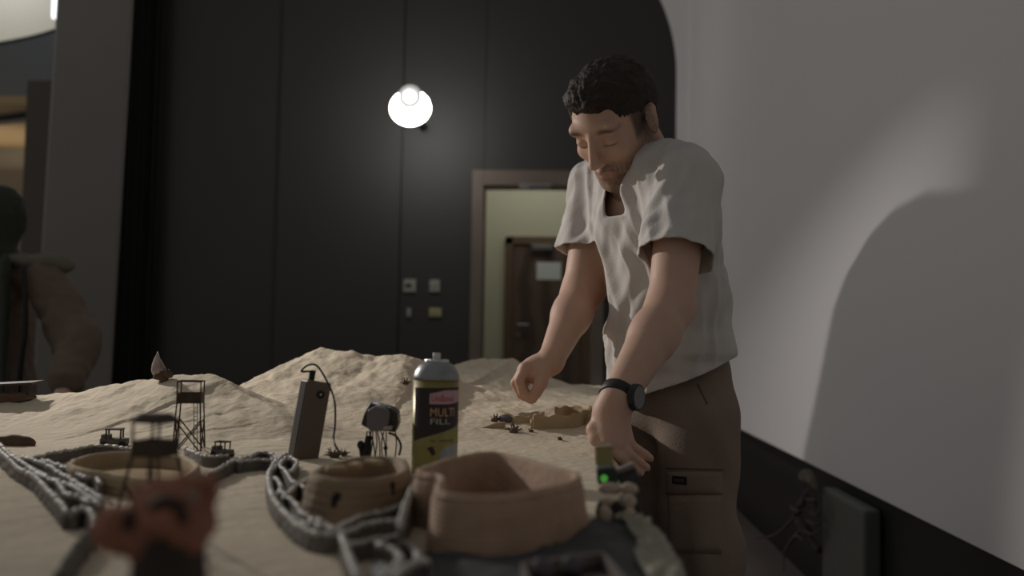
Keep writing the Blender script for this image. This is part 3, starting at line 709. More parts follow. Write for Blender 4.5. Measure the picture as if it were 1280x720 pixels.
# ------------------------------------------------------------------ watchtowers
M_RUST = mat('dark_rusty_metal', S(70, 58, 50), 0.7, 0.2, var=0.3, scale=60)
def tower(base, wb, wt, H, label, rz, roof=False, tk=0.0011):
    root = empty('watchtower', base, label, 'miniature watchtower', 'lattice watchtowers')
    R = Matrix.Rotation(rz, 3, 'Z'); z1 = H * 0.70; z2 = H * 0.84
    def c(i, z):
        s = wb + (wt - wb) * min(z / z1, 1); sx, sy = ((-1, -1), (1, -1), (1, 1), (-1, 1))[i]
        return base + R @ Vector((sx * s / 2, sy * s / 2, z))
    for i in range(4):
        bm = bmesh.new(); cyl(bm, c(i, -0.004), c(i, z1), tk, n=6); cyl(bm, c(i, z1), c(i, H), tk * .9, n=6); bm_obj('leg', bm, M_RUST, root)
    for nm, z_ in (('top_frame', H), ('bottom_frame', 0.02 * H)):
        bm = bmesh.new()
        for i in range(4): cyl(bm, c(i, z_), c((i + 1) % 4, z_), tk * .9, n=6)
        bm_obj(nm, bm, M_RUST, root)
    bm = bmesh.new()
    for i in range(4):
        j = (i + 1) % 4; q = [c(i, z1), c(j, z1), c(j, z2), c(i, z2)]; n = (q[1] - q[0]).cross(q[2] - q[0]).normalized() * 0.0008; prism(bm, q, n)
    prism(bm, [c(i, z1) for i in range(4)], (0, 0, 0.001)); bm_obj('platform', bm, M_RUST, root)
    for i in range(4):
        j = (i + 1) % 4; bm = bmesh.new(); cyl(bm, c(i, H * .02), c(j, H * .47), tk * .9, n=6); cyl(bm, c(j, H * .02), c(i, H * .47), tk * .9, n=6); bm_obj('cross_brace', bm, M_RUST, root)
    bm = bmesh.new(); a0 = c(1, 0); a1 = c(1, z1); off = R @ Vector((-0.004, -0.002, 0)); off2 = R @ Vector((-0.009, -0.002, 0))
    cyl(bm, a0 + off, a1 + off, tk * .5, n=5); cyl(bm, a0 + off2, a1 + off2, tk * .5, n=5)
    for k in range(12):
        z = Vector((0, 0, 0)); p = (a0 + off).lerp(a1 + off, k / 12); q = (a0 + off2).lerp(a1 + off2, k / 12); cyl(bm, p, q, tk * .45, n=5)
    bm_obj('ladder', bm, M_RUST, root)
    if roof:
        bm = bmesh.new(); s = wt * 0.62; q = [base + R @ Vector((x * s, y * s, H)) for x, y in ((-1, -1), (1, -1), (1, 1), (-1, 1))]
        q2 = [base + R @ Vector((x * s * .55, y * s * .55, H + 0.007)) for x, y in ((-1, -1), (1, -1), (1, 1), (-1, 1))]
        A = [bm.verts.new(v) for v in q]; B = [bm.verts.new(v) for v in q2]; bm.faces.new(A[::-1]); bm.faces.new(B)
        for i in range(4): bm.faces.new((A[i], A[(i + 1) % 4], B[(i + 1) % 4], B[i]))
        bm_obj('roof', bm, M_RUST, root, bevel=0.0015)
    return root
b = G(236, 567, Z0); tower(b, 0.040, 0.033, 0.106, 'thin open-topped lattice watchtower standing at the foot of the left dune', math.radians(12))
b = G(190, 672, Z0); tower(b, 0.048, 0.026, 0.098, 'blurred roofed lattice watchtower in front of the ring fort', math.radians(-14), True, 0.0013)

# ------------------------------------------------------------------ power bank with cable
b = T(379, 572); M_PB = mat('powerbank_brown', S(108, 97, 88), 0.45, 0.3, var=0.04); M_PBS = mat('powerbank_side', S(50, 47, 45), 0.35, var=0.04)
root = empty('power_bank', b, 'upright dark brown power bank planted in the sand', 'power bank')
Rp = Matrix.Rotation(math.radians(-4), 3, 'X') @ Matrix.Rotation(math.radians(7.5), 3, 'Y') @ Matrix.Rotation(math.radians(35), 3, 'Z')
cb = b + Rp @ Vector((0, 0, 0.052))
bm = bmesh.new(); box(bm, cb, (0.036, 0.028, 0.112), Rp); bm_obj('casing', bm, M_PB, root, bevel=0.003, seg=3)
bm = bmesh.new(); box(bm, cb + Rp @ Vector((-0.0182, 0, 0)), (0.0012, 0.0225, 0.106), Rp); bm_obj('side_panel', bm, M_PBS, root)
bm = bmesh.new(); q = cb + Rp @ Vector((0.004, -0.0142, 0.038)); cyl(bm, q, q + Rp @ Vector((0, -0.001, 0)), 0.0058, n=24); bt = bm_obj('power_button', bm, M_DARK, root)
bm = bmesh.new(); q = cb + Rp @ Vector((0.004, -0.0154, 0.038)); prism(bm, [q + Rp @ Vector((-.0012, 0, .002)), q + Rp @ Vector((.0018, 0, .0008)), q + Rp @ Vector((-.0012, 0, -.0022))], Rp @ Vector((0, -0.0003, 0))); bm_obj('button_mark', bm, mat('mark_white', (0.7, 0.7, 0.7), 0.5, var=0), bt)
pt = cb + Rp @ Vector((-0.008, 0, 0.056)); pd = (pt - CAM_LOC).dot(ROT @ Vector((0, 0, -1)))
cb_root = empty('cable', pt, 'black charging cable arching out of the power bank down to the sand', 'cable')
bm = bmesh.new(); up = Rp @ Vector((0, 0, 1)); box(bm, pt + up * 0.007, (0.008, 0.005, 0.014), Rp); bm_obj('plug', bm, M_DARK, cb_root, bevel=0.001)
bm = bmesh.new(); pts = spline([pt + up * 0.013, P(377, 464, pd), P(385, 456.5, pd), P(396, 457, pd - .01), P(408, 475, pd - .03), P(418, 500, pd - .05), P(419, 530, pd - .07), P(417, 548, pd - .08), P(421, 560, pd - .09), G(429, 570, 0.903)], 8)
tube(bm, pts, 0.0014, 8); bm_obj('cord', bm, M_DARK, cb_root, smooth=True)

# ------------------------------------------------------------------ wired lamp head
dd = 1.32; k = dd / FPX; root = empty('wired_lamp_head', G(474, 575, Z0), 'small dark hooded lamp head on a bundle of wire legs behind the brick fort', 'lamp head')
fwd = ROT @ Vector((0, 0, -1)); rt_ = ROT @ Vector((1, 0, 0)); upv = ROT @ Vector((0, 1, 0))
def Q(px, py, off=0.0): return P(px, py, dd + off)
M_HOOD = mat('hood_dark', S(58, 54, 56), 0.35, var=0.1); M_CAN = mat('grey_drum', S(112, 108, 110), 0.4, 0.2, var=0.06)
bm = bmesh.new(); prism(bm, [Q(462, 504), Q(472, 506), Q(487, 510), Q(497, 516), Q(498, 531), Q(494, 541), Q(484, 539), Q(466, 539), Q(451, 531), Q(455, 518)], fwd * 0.03); bm_obj('hood', bm, M_HOOD, root, bevel=0.002)
bm = bmesh.new(); prism(bm, [Q(459, 513, -.012), Q(470, 507, -.012), Q(482, 511, -.012), Q(487, 517, -.012), Q(485, 532, -.012), Q(478, 539, -.012), Q(463, 540, -.012), Q(458, 533, -.012)], fwd * 0.02); bm_obj('drum', bm, M_CAN, root, bevel=0.002)
bm = bmesh.new(); prism(bm, [Q(480, 533, -.014), Q(490, 533, -.014), Q(489, 537, -.014), Q(479, 537, -.014)], fwd * 0.01); bm_obj('lip', bm, mat('pale_lip', S(170, 165, 160), 0.4, var=0.02), root)
rg = random.Random(5)
for i, (x0, x1) in enumerate([(459, 456), (462, 463), (466, 463), (470, 469), (472, 475), (476, 482), (480, 478), (483, 483), (461, 469), (464, 458), (494, 494)]):
    bm = bmesh.new(); z = G(x1, 574, 0.9); tube(bm, spline([Q(x0, 539, .01), Q((x0 + x1) / 2 + rg.uniform(-2, 2), 553, .01), Q(x1, 571, .01)], 5), 0.0009, 6); bm_obj('wire_leg', bm, M_DARK, root, smooth=True)
bm = bmesh.new(); tube(bm, spline([Q(486, 541, .005), Q(495, 545, .0), Q(501, 556, .0), Q(499, 569, .0)], 6), 0.0016, 8); bm_obj('wire_loop', bm, M_DARK, root, smooth=True)
bm = bmesh.new(); ball(bm, Q(451, 556, 0), (0.005, 0.004, 0.006), 2); tube(bm, [Q(451, 558), Q(453, 572)], 0.003, 8); ball(bm, Q(482, 560, 0), 0.003, 2); tube(bm, [Q(461, 545), Q(457, 571)], [0.004, 0.007], 8); bm_obj('joint', bm, M_DARK, root, smooth=True)

# ------------------------------------------------------------------ spray can
cd = 1.30; cr = 28.6 / FPX * cd; cc = G(543.5, 596, Z0); ccd = 1.30
cc = P(543.5, 560, cd); cc.z = 0.895
def zof(py, d=cd): return P(543.5, py, d).z
zt_ = zof(463); zn = zof(441)
root = empty('spray_can', cc, 'yellow aerosol can with a dark label and grey shoulder standing behind the big clay fort', 'spray can')
M_YEL = mat('can_yellow', S(142, 134, 78), 0.35, 0.3, var=0.04, spec=0.5); M_CG = mat('can_grey', S(146, 150, 152), 0.35, 0.5, var=0.04)
hb = zt_ - cc.z
bm = bmesh.new(); lathe(bm, cc, [(cr * .94, 0), (cr, 0.004), (cr, hb - 0.012)], 64); bm_obj('can_body', bm, M_YEL, root, smooth=True)
bm = bmesh.new(); lathe(bm, cc, [(cr * 1.015, hb - 0.012), (cr * 1.02, hb - 0.009), (cr, hb - 0.007), (cr * .93, hb - 0.001), (cr * .78, hb + 0.006), (cr * .60, hb + 0.010), (cr * .52, hb + 0.011)], 64); bm_obj('shoulder', bm, M_CG, root, smooth=True)
bm = bmesh.new(); lathe(bm, cc, [(cr * .5, hb + 0.008), (cr * .54, hb + 0.011), (cr * .54, hb + 0.014), (cr * .47, hb + 0.0145), (cr * .40, hb + 0.0115), (cr * .2, hb + 0.011), (cr * .18, hb + 0.014)], 48); bm_obj('valve_cup', bm, mat('bright_steel', S(200, 200, 198), 0.25, 0.9, var=0.02), root, smooth=True)
bm = bmesh.new(); zz = zn - cc.z; lathe(bm, cc, [(cr * .10, hb + 0.012), (cr * .10, zz - 0.013), (cr * .17, zz - 0.0125), (cr * .17, zz - .001), (cr * .14, zz)], 24); bm_obj('nozzle', bm, mat('nozzle_white', S(205, 205, 200), 0.5, var=0.02), root, smooth=True)
toc = (CAM_LOC - cc); toc.z = 0; ang0 = math.atan2(toc.y, toc.x)
def cpt(u, z, rr=1.0): a = ang0 + u; return Vector((cc.x + cr * rr * math.cos(a), cc.y + cr * rr * math.sin(a), z))
def ux(px): return math.asin(max(-0.999, min(0.999, (px - 543.5) / 28.6)))
def patch(parent, name, top, bot, m, rr, n=24):
    """curved label patch between px ranges; top/bot: functions or lists [(px, py)]"""
    bm = bmesh.new(); A = []; B = []
    def ev(l, s):
        xs = [ux(q[0]) for q in l]; zs = [zof(q[1]) for q in l]; u = xs[0] + (xs[-1] - xs[0]) * s; return u, np.interp(u, xs, zs)
    for i in range(n + 1):
        u, z = ev(top, i / n); A.append((u, z)); u, z = ev(bot, i / n); B.append((u, z))
    M_ = []
    for r_ in (rr, rr - 0.01): M_.append(([bm.verts.new(cpt(u, z, r_)) for u, z in A], [bm.verts.new(cpt(u, z, r_)) for u, z in B]))
    for i in range(n):
        bm.faces.new((M_[0][0][i], M_[0][0][i + 1], M_[0][1][i + 1], M_[0][1][i])); bm.faces.new((M_[0][0][i], M_[1][0][i], M_[1][0][i + 1], M_[0][0][i + 1])); bm.faces.new((M_[0][1][i], M_[0][1][i + 1], M_[1][1][i + 1], M_[1][1][i]))
    return bm_obj(name, bm, m, parent, smooth=False)
M_LB = mat('label_black', S(46, 38, 40), 0.5, var=0.05)
lab = patch(root, 'dark_label', [(518, 484), (571.5, 483)], [(518, 550), (535, 543), (571.5, 529)], M_LB, 1.012)
patch(lab, 'logo_pill', [(536, 491), (556, 486.5), (571, 487)], [(536, 503.5), (560, 503.5), (571, 501)], mat('logo_pink', S(186, 150, 160), 0.5, var=0.02), 1.02)
def cantext(txt, px, py, size_px, m, parent, u_w=None, rr=1.028):
    cu = bpy.data.curves.new('lettering', 'FONT'); cu.body = txt; cu.size = 1.0; cu.extrude = 0.0; cu.resolution_u = 2
    o = bpy.data.objects.new('lettering_tmp', cu); COL.objects.link(o); dg = bpy.context.evaluated_depsgraph_get(); me = bpy.data.meshes.new_from_object(o.evaluated_get(dg)); bpy.data.objects.remove(o)
    s = size_px / 0.72 * cd / FPX; u0 = ux(px); z0 = zof(py); wx = max(v.co.x for v in me.vertices); kx = s / cr
    if u_w: kx = u_w / wx
    for v in me.vertices: v.co = cpt(u0 + v.co.x * kx, z0 + v.co.y * s, rr)
    ob = link_mesh('lettering', me, m, parent, smooth=False)
M_RED = mat('letter_red', S(165, 50, 72), 0.5, var=0.02); M_LY = mat('letter_gold', S(200, 160, 118), 0.5, var=0.02); M_LW = mat('letter_pale', S(170, 176, 166), 0.5, var=0.02)
cantext('UniBond', 538, 500.5, 8.5, M_RED, lab, u_w=1.02); cantext('MULTI', 536.5, 518.5, 10.5, M_LY, lab, u_w=1.15); cantext('FILL', 536.5, 528, 7, M_LW, lab, u_w=0.9)
cantext('FIX - MOUNT', 537, 550, 3.2, M_LB, root, u_w=1.1, rr=1.012)
bm = bmesh.new(); q = [ (534, 557), (541, 555), (545, 563), (541, 567), (538, 563)]; v = [bm.verts.new(cpt(ux(x), zof(y), 1.012)) for x, y in q]; v2 = [bm.verts.new(cpt(ux(x), zof(y), 1.0)) for x, y in q]; bm.faces.new(v)
for i in range(5): bm.faces.new((v[i], v[(i + 1) % 5], v2[(i + 1) % 5], v2[i]))
bm_obj('picture_mark', bm, M_LB, root)
patch(root, 'grey_panel', [(549, 563), (556, 556), (571, 552)], [(549, 600), (571, 600)], M_CG, 1.008)

# ------------------------------------------------------------------ dried pod on the dune crest, clods, small models
b = T(202, 476)
root = empty('dried_pod', b, 'pale pointed dried seed pod standing on the crest of the left dune', 'seed pod')
kd = 1.9 / FPX; U_ = Vector((0, 0, 1))
bm = bmesh.new(); c0 = b + Vector((-0.004, 0, 0.0)); prof = [(0.001, 0.006), (0.011, 0.012), (0.0135, 0.020), (0.010, 0.032), (0.005, 0.044), (0.0015, 0.053), (0.0003, 0.056)]
lathe(bm, c0, prof, 20, axis=Vector((-0.12, 0, 1)))
for v in bm.verts: v.co += Vector((0.0012 * math.sin(v.co.z * 400), 0, 0))
bm_obj('husk', bm, mat('pod_pale', S(170, 150, 146), 0.4, var=0.35, scale=50, spec=0.6), root, smooth=True)
bm = bmesh.new(); tube(bm, [b + Vector((-.008, -.004, .054)), b + Vector((0, -.006, .036)), b + Vector((.010, -.004, .02))], [0.0006, 0.0012, 0.0018], 6); bm_obj('rib', bm, mat('pod_rib', S(150, 146, 142), 0.5, var=0.1), root, smooth=True)
for i, (dx, dz, r) in enumerate([(0.003, 0.009, .010), (0.013, 0.012, .0085), (-0.006, 0.008, .008), (0.006, 0.003, .008)]):
    lump('nutlet', b + Vector((dx, -0.004, dz - r * .7)), r, M_BROWN, None, None, seed=i + 20, amp=.35, freq=2.4, parent=root)
a = T(14, 556); lump('clod', a - Vector((0, 0, .006)), (0.036, 0.014, 0.012), M_BROWN, 'dark brown elongated clod at the left edge of the sand', 'clod', seed=31, amp=.2)
# open shelter at the far left
b = P(18, 497, 1.9); b.z = tz(b.x, b.y); root = empty('model_shelter', b, 'tiny flat-roofed open shelter at the far left on the dune', 'miniature shelter')
W1 = lambda x, y, o=0: P(x, y, 1.9 + o)
bm = bmesh.new(); prism(bm, [W1(-20, 481), W1(40, 478), W1(40, 481), W1(-20, 484)], fwd * 0.05); bm_obj('roof', bm, M_RUST, root)
for x in (-14, 8, 22, 36):
    bm = bmesh.new(); a = W1(x, 480, .005); cyl(bm, a, (a.x, a.y, tz(a.x, a.y) - .004), 0.0016, n=6); bm_obj('post', bm, M_RUST, root)
bm = bmesh.new(); prism(bm, [W1(-20, 493), W1(32, 492), W1(38, 499), W1(20, 503), W1(-20, 502)], fwd * 0.03); bm_obj('back_wall', bm, M_BROWN, root)
def jeep(px, py, s, rz, label):
    b = T(px, py); root = empty('model_truck', b, label, 'miniature truck', 'tiny trucks on the sand'); R = Matrix.Rotation(rz, 3, 'Z')
    f = lambda x, y, z: b + R @ Vector((x * s, y * s, z * s))
    bm = bmesh.new(); box(bm, f(0, 0, .35), (s * 1.5, s * .7, s * .35), R); box(bm, f(-.45, 0, .6), (s * .5, s * .65, s * .3), R); bm_obj('truck_body', bm, M_DGREY, root, bevel=s * .06)
    bm = bmesh.new()
    for x in (-.7, .1):
        for y in (-.3, .3): cyl(bm, f(x + .3, y, .5), f(x + .3, y, 1.05), s * .05, n=6)
    box(bm, f(0.0, 0, 1.05), (s * .95, s * .7, s * .09), R); bm_obj('canopy', bm, M_RUST, root)
    for x in (-.5, .5):
        for y in (-.38, .38): bm = bmesh.new(); cyl(bm, f(x, y - .07, .17), f(x, y + .07, .17), s * .2, n=14); bm_obj('wheel', bm, M_DARK, root)
jeep(143, 559, 0.026, 0.2, 'tiny dark truck with a canopy behind the ring fort'); jeep(278, 571, 0.020, -0.3, 'tiny dark truck right of the sharp watchtower')

# ------------------------------------------------------------------ blurred terracotta lump very near the camera
dn = 0.50
root = empty('terracotta_rock', P(205, 830, dn) , 'large blurred terracotta-brown lumpy rock close to the camera at the lower left', 'rock')
root.location.z = Z0 - 0.004
lo = np.array(P(90, 760, dn + .05)); hi = np.array(P(310, 560, dn - .05)); c0 = P(200, 640, dn)
f = Field((c0.x - .06, c0.y - .05, Z0 - 0.005), (c0.x + .06, c0.y + .05, c0.z + .05), 0.0014)
pk = dn / FPX
for px, py, r, do in [(148, 656, 33, 0), (205, 628, 36, .004), (248, 616, 28, .008), (190, 668, 34, -.004), (225, 662, 36, -.003), (160, 672, 26, .004), (180, 618, 20, .012), (236, 604, 18, .006), (252, 648, 26, .006), (205, 645, 34, -.01)]:
    f.ell(P(px, py, dn + do), (r * pk, r * pk * .9, r * pk * .92), k=0.004)
V, F = f.mesh(); N = vnormals(V, F); V = V + N * (0.0016 * fbm(V * 90, 3) * 2.2)[:, None]
me = np_mesh('rock', V, F)
o = link_mesh('rock_body', me, mat('terracotta', S(146, 98, 78), 0.75, var=0.35, scale=38, bump=0.5), root)
f = Field((c0.x - .06, c0.y - .05, Z0 - 0.005), (c0.x + .06, c0.y + .05, c0.z + .02), 0.002)
a = P(212, 672, dn); f.cap(a, (a.x + .001, a.y, Z0), 0.017, 0.023, 0.004)
V, F = f.mesh(); link_mesh('dark_stem', np_mesh('stem', V, F), mat('stem_dark', S(58, 48, 44), 0.8, var=0.2, scale=30), root)
bm = bmesh.new(); tube(bm, spline([P(186, 654, dn - .017), P(192, 632, dn - .018), P(208, 626, dn - .018), P(224, 632, dn - .018), P(230, 652, dn - .016)], 5), 0.0028, 8); bm_obj('dark_band', bm, M_DARK, root, smooth=True)
bm = bmesh.new(); ball(bm, P(240, 622, dn - .01), (8 * pk, 6 * pk, 9 * pk), 3); bm_obj('pale_fleck', bm, mat('pale_fleck', S(150, 125, 115), 0.6, var=.1), root, smooth=True)
bm = bmesh.new(); ball(bm, P(160, 650, dn - .016), (7 * pk, 5 * pk, 13 * pk), 3); bm_obj('dark_fleck', bm, M_DARK, root, smooth=True)

# ------------------------------------------------------------------ right corner of the table
M_SLATE = mat('dark_slate_cloth', S(66, 66, 68), 0.7, var=0.25, scale=30, bump=0.4)
def sheet(name, px, z, th, m, label, cat, amp=0.003, seed=0):
    pts = [G(x, y, z) for x, y in px]; bm = bmesh.new(); c = sum(pts, Vector()) / len(pts); rings = []
    out = spline(pts, 6, True)
    for s in (1.0, .8, .55, .3): rings.append([bm.verts.new(c.lerp(p, s) + Vector((0, 0, amp * float(fbm(np.array([p.x * 40 * s, p.y * 40 * s, seed]), 2)) + amp))) for p in out])
    vc = bm.verts.new(c + Vector((0, 0, amp))); n = len(out)
    for A, B in zip(rings, rings[1:]):
        for i in range(n): bm.faces.new((A[i], A[(i + 1) % n], B[(i + 1) % n], B[i]))
    for i in range(n): bm.faces.new((rings[-1][i], rings[-1][(i + 1) % n], vc))
    r0 = [bm.verts.new(v.co - Vector((0, 0, th))) for v in rings[0]]
    for i in range(n): bm.faces.new((rings[0][i], r0[i], r0[(i + 1) % n], rings[0][(i + 1) % n]))
    bm.faces.new(r0); o = bm_obj(name, bm, m, smooth=True); return tag(o, label, cat)
sheet('dark_cloth', [(470, 705), (520, 694), (560, 700), (640, 700), (690, 682), (735, 655), (785, 640), (812, 665), (820, 700), (815, 760), (640, 800), (480, 780)], 0.903, 0.006, M_SLATE, 'dark slate-grey cloth lying under the front of the big clay fort', 'cloth')
# tray
zt2 = 0.918; cs = [G(651, 703, zt2), G(754, 689, zt2), G(800, 742, zt2), G(676, 768, zt2)]
root = empty('black_tray', sum(cs, Vector()) / 4 - Vector((0, 0, 0.014)), 'black shallow tray with a pale rim in front of the big clay fort', 'tray')
bm = bmesh.new(); inn = [p.lerp(sum(cs, Vector()) / 4, 0.07) for p in cs]
def ringf(a, b):
    A = [bm.verts.new(p) for p in a]; B = [bm.verts.new(p) for p in b]
    for i in range(4): bm.faces.new((A[i], A[(i + 1) % 4], B[(i + 1) % 4], B[i]))
dz = Vector((0, 0, 0.014))
ringf(cs, inn); ringf(cs, [p - dz for p in cs]); ringf(inn, [p - dz * .6 for p in inn]); bm_obj('rim', bm, mat('tray_rim', S(120, 112, 108), 0.5, var=0.05), root)
bm = bmesh.new(); bm.faces.new([bm.verts.new(p - dz * .6) for p in inn]); bm.faces.new([bm.verts.new(p - dz) for p in inn][::-1]); bm_obj('tray_floor', bm, mat('tray_black', S(22, 22, 22), 0.2, var=0.02), root)
for px, py, lb in ((678, 716, 'left'), (716, 711, 'right')):
    a = G(px, py + 6, zt2 - .008); lump('reflection_lump', a, (0.0075, 0.006, 0.008), M_ROCKD, f'small grey lump standing in for a reflection in the black tray, the {lb} one of two', 'reflection_lump', seed=px, amp=.12)  # lumps added in place of two reflections on the black surface
# rough dark mound with pale stones
f = Field(tuple(np.array(G(775, 660, Z0)) - np.array([.07, .09, .012])), tuple(np.array(G(775, 660, Z0)) + np.array([.07, .09, .06])), 0.0022)
mc = G(775, 668, Z0)
for px, py, z, r in [(760, 640, .915, 16), (785, 635, .918, 15), (770, 660, .905, 20), (795, 655, .905, 17), (752, 665, .902, 14), (808, 670, .897, 12), (775, 685, .9, 15)]:
    g = P(px, py, 0.97); f.ell(g, (r / FPX * .97, r / FPX * .97, r / FPX * .97 * .9), k=0.006)
V, F = f.mesh(); N = vnormals(V, F); V = V + N * (0.003 * fbm(V * 90, 4))[:, None]; V[:, 2] = np.maximum(V[:, 2], Z0 - .006)
o = link_mesh('slag_mound', np_mesh('mound', V, F), mat('slag_dark', S(52, 46, 44), 0.8, var=0.3, scale=60, bump=0.8)); tag(o, 'rough dark mound of slag at the right corner of the table', 'mound')
M_PS = mat('pale_stone', S(184, 168, 150), 0.55, var=0.12, scale=40, bump=0.3)
for i, (px, py, rx, rz_, d, lb) in enumerate([(762, 611, 15, 8, .96, 'flat pale stone on the left top of the dark mound, under the green-lit gadget'), (758, 627, 9, 6, .945, 'small wet-looking pale stone below the flat one'),
        (787, 611, 11, 8, .955, 'rounded pale stone on the right top of the dark mound'), (786, 626, 9, 9, .945, 'pale stone directly under the rounded top one'),
        (756, 646, 9, 14, .93, 'tall pale stone at the left front of the dark mound'), (787, 645, 8, 12, .935, 'upright pale stone at the right front of the dark mound'),
        (757, 666, 6, 4, .93, 'small pale chip at the foot of the dark mound, left'), (775, 663, 6, 7, .93, 'small pale chip at the foot of the dark mound, right')]):
    c = P(px, py, d); kk = d / FPX; lump('pale_stone', c - Vector((0, 0, rz_ * kk * .7)), (rx * kk, min(rx, rz_) * kk, rz_ * kk), M_PS, lb, 'stone', 'pale stones on the dark mound', seed=40 + i, amp=.1)
# gadget with green light
d = 1.04; g = lambda x, y, o=0: P(x, y, d + o)
root = empty('green_lit_gadget', g(757, 608), 'small dark gadget with a green light beside the watch hand', 'gadget')
bm = bmesh.new(); prism(bm, [g(746, 586), g(766, 584), g(774, 590), g(772, 606), g(748, 607)], fwd * .02); bm_obj('gadget_case', bm, mat('dark_green_case', S(52, 66, 54), 0.4, var=.1), root, bevel=.0015)
bm = bmesh.new(); ball(bm, g(755, 598, -.001), (.004, .002, .004), 2); bm_obj('indicator_light', bm, mat('green_led', S(60, 150, 50), 0.4, emit=(.12, .5, .08), estr=.35), root, smooth=True)
bm = bmesh.new(); prism(bm, [g(770, 590, .004), g(795, 584, .004), g(800, 602, .004), g(776, 607, .004)], fwd * .015); bm_obj('grey_block', bm, M_SLATE, root, bevel=.0015)
bm = bmesh.new(); prism(bm, [g(768, 588, 0), g(792, 579, 0), g(794, 585, 0), g(770, 593, 0)], fwd * .01); bm_obj('strap', bm, mat('strap_grey', S(128, 118, 116), .7), root, bevel=.001)
d2 = 1.10; a = lambda x, y: P(x, y, d2); root = empty('yellow_block', a(755, 590), 'small dull yellow-green block behind the green-lit gadget', 'block')
bm = bmesh.new(); prism(bm, [a(745, 562), a(765, 560), a(768, 586), a(746, 587)], fwd * .02); bm_obj('block_body', bm, mat('dull_yellow', S(150, 144, 96), .7, var=.1), root, bevel=.002)
bm = bmesh.new(); prism(bm, [a(744, 559), a(766, 557), a(767, 562), a(744, 563)], fwd * .022); bm_obj('block_cap', bm, mat('dull_tan', S(150, 132, 108), .7, var=.1), root, bevel=.001)
# crumpled plastic hanging over the corner
nx, ny = 40, 60; Vv = []; 
tp = [(797, 650, 1.00), (812, 662, .94), (828, 676, .88), (838, 700, .80), (842, 740, .72), (838, 790, .62)]
TPp = spline([G(x, y, .905) for x, y, _ in tp], 8); m_ = len(TPp)
for i, p in enumerate(TPp):
    nrm = Vector((1, 0.25, 0)).normalized()
    for j in range(ny):
        s = j / (ny - 1) * 0.14; inn_ = 0.022
        if s < inn_: q = p - nrm * (inn_ - s) + Vector((0, 0, 0.004))
        else: q = p + nrm * (0.010 * math.sin(min((s - inn_) / .02, 1) * PI / 2) ) - Vector((0, 0, max(0, s - inn_ - .004)))
        w_ = 0.006 * float(fbm(np.array([i * .5, j * .22, 2.0]), 3)); Vv.append((q.x + nrm.x * w_, q.y, q.z + (abs(w_) if s < inn_ else 0)))
Vv = np.array(Vv); I = np.arange(m_ * ny).reshape(m_, ny); F = np.stack([I[:-1, :-1], I[1:, :-1], I[1:, 1:], I[:-1, 1:]], -1).reshape(-1, 4)
o = link_mesh('plastic_sheet', np_mesh('sheet', Vv, F), mat('milky_plastic', S(140, 136, 118), 0.4, var=.15, scale=15, spec=.5)); sm = o.modifiers.new('thickness', 'SOLIDIFY'); sm.thickness = 0.0015
tag(o, 'crumpled milky plastic sheet folded over the near right corner of the table', 'plastic sheet')

# ------------------------------------------------------------------ added unseen black flag right of the camera, cut to shape the wall shadow
wpts = [(860, 900), (860, 520), (900, 532), (960, 562), (1006, 586), (1010, 575), (1012, 560), (1022, 515), (1035, 450), (1048, 385), (1065, 340), (1095, 290), (1125, 258), (1160, 239), (1200, 238), (1235, 229), (1262, 210), (1285, 185), (1330, 120), (1400, 60), (1520, 20), (1700, 60), (1800, 200), (1800, 900)]
o_pts = []
for q in wpts:
    W_ = onwall(*q); o_pts.append(L2 + (W_ - L2) * ((0.8 - L2.y) / (W_.y - L2.y)))
root = empty('added_shadow_flag', Vector((sum(p.x for p in o_pts) / len(o_pts), o_pts[0].y, 0)), 'unseen black flag on a stand, added to cast the shadow on the white wall', 'studio flag')
bm = bmesh.new(); prism(bm, o_pts, (0, 0.02, 0)); bm_obj('flag_cloth', bm, M_DARK, root)
x_ = max(p.x for p in o_pts) - .06; y_ = o_pts[0].y + .04
bm = bmesh.new(); cyl(bm, (x_, y_, 0.02), (x_, y_, 2.2), 0.012); bm_obj('stand_pole', bm, M_METAL, root)
for a in range(3): bm = bmesh.new(); cyl(bm, (x_, y_, 0.3), (x_ - .22 + .16 * math.cos(a * 2.1 + .9), y_ + .3 * math.sin(a * 2.1 + .9), 0.01), 0.008); bm_obj('leg', bm, M_METAL, root)
# ================================================================== the man at the table
def arr(v): return np.array(tuple(v), float)
M_SKIN = mat('skin', (0.5, 0.33, 0.25), 0.55, var=0.05, scale=30, attr='tone', spec=0.35, sss=0.15, bump=0.12, bscale=300)
M_SHIRT = mat('white_cotton', (0.60, 0.565, 0.54), 0.9, var=0.03, scale=8, bump=0.25, bscale=260, sheen=0.1, spec=0.15)
M_PANTS = mat('khaki_cotton', S(136, 121, 110), 0.9, var=0.07, scale=12, bump=0.35, bscale=240, spec=0.15)
M_HAIR = mat('dark_brown_hair', S(50, 40, 34), 0.65, var=0.35, scale=90, bump=1.0, bscale=130, spec=0.35)
SK = np.array(S(198, 162, 142)); SKD = np.array(S(80, 61, 51)); LIP = np.array(S(172, 122, 110))

FAC = np.array([-0.84, -0.54, 0.0]); FAC /= np.linalg.norm(FAC)      # the way his body faces
LFT = np.array([-FAC[1], FAC[0], 0.0]) * 1.0                          # his left
UPV = np.array([0, 0, 1.0])
if LFT @ arr(ROT @ Vector((1, 0, 0))) < 0: LFT = -LFT
BAS = np.stack([LFT, FAC, UPV])

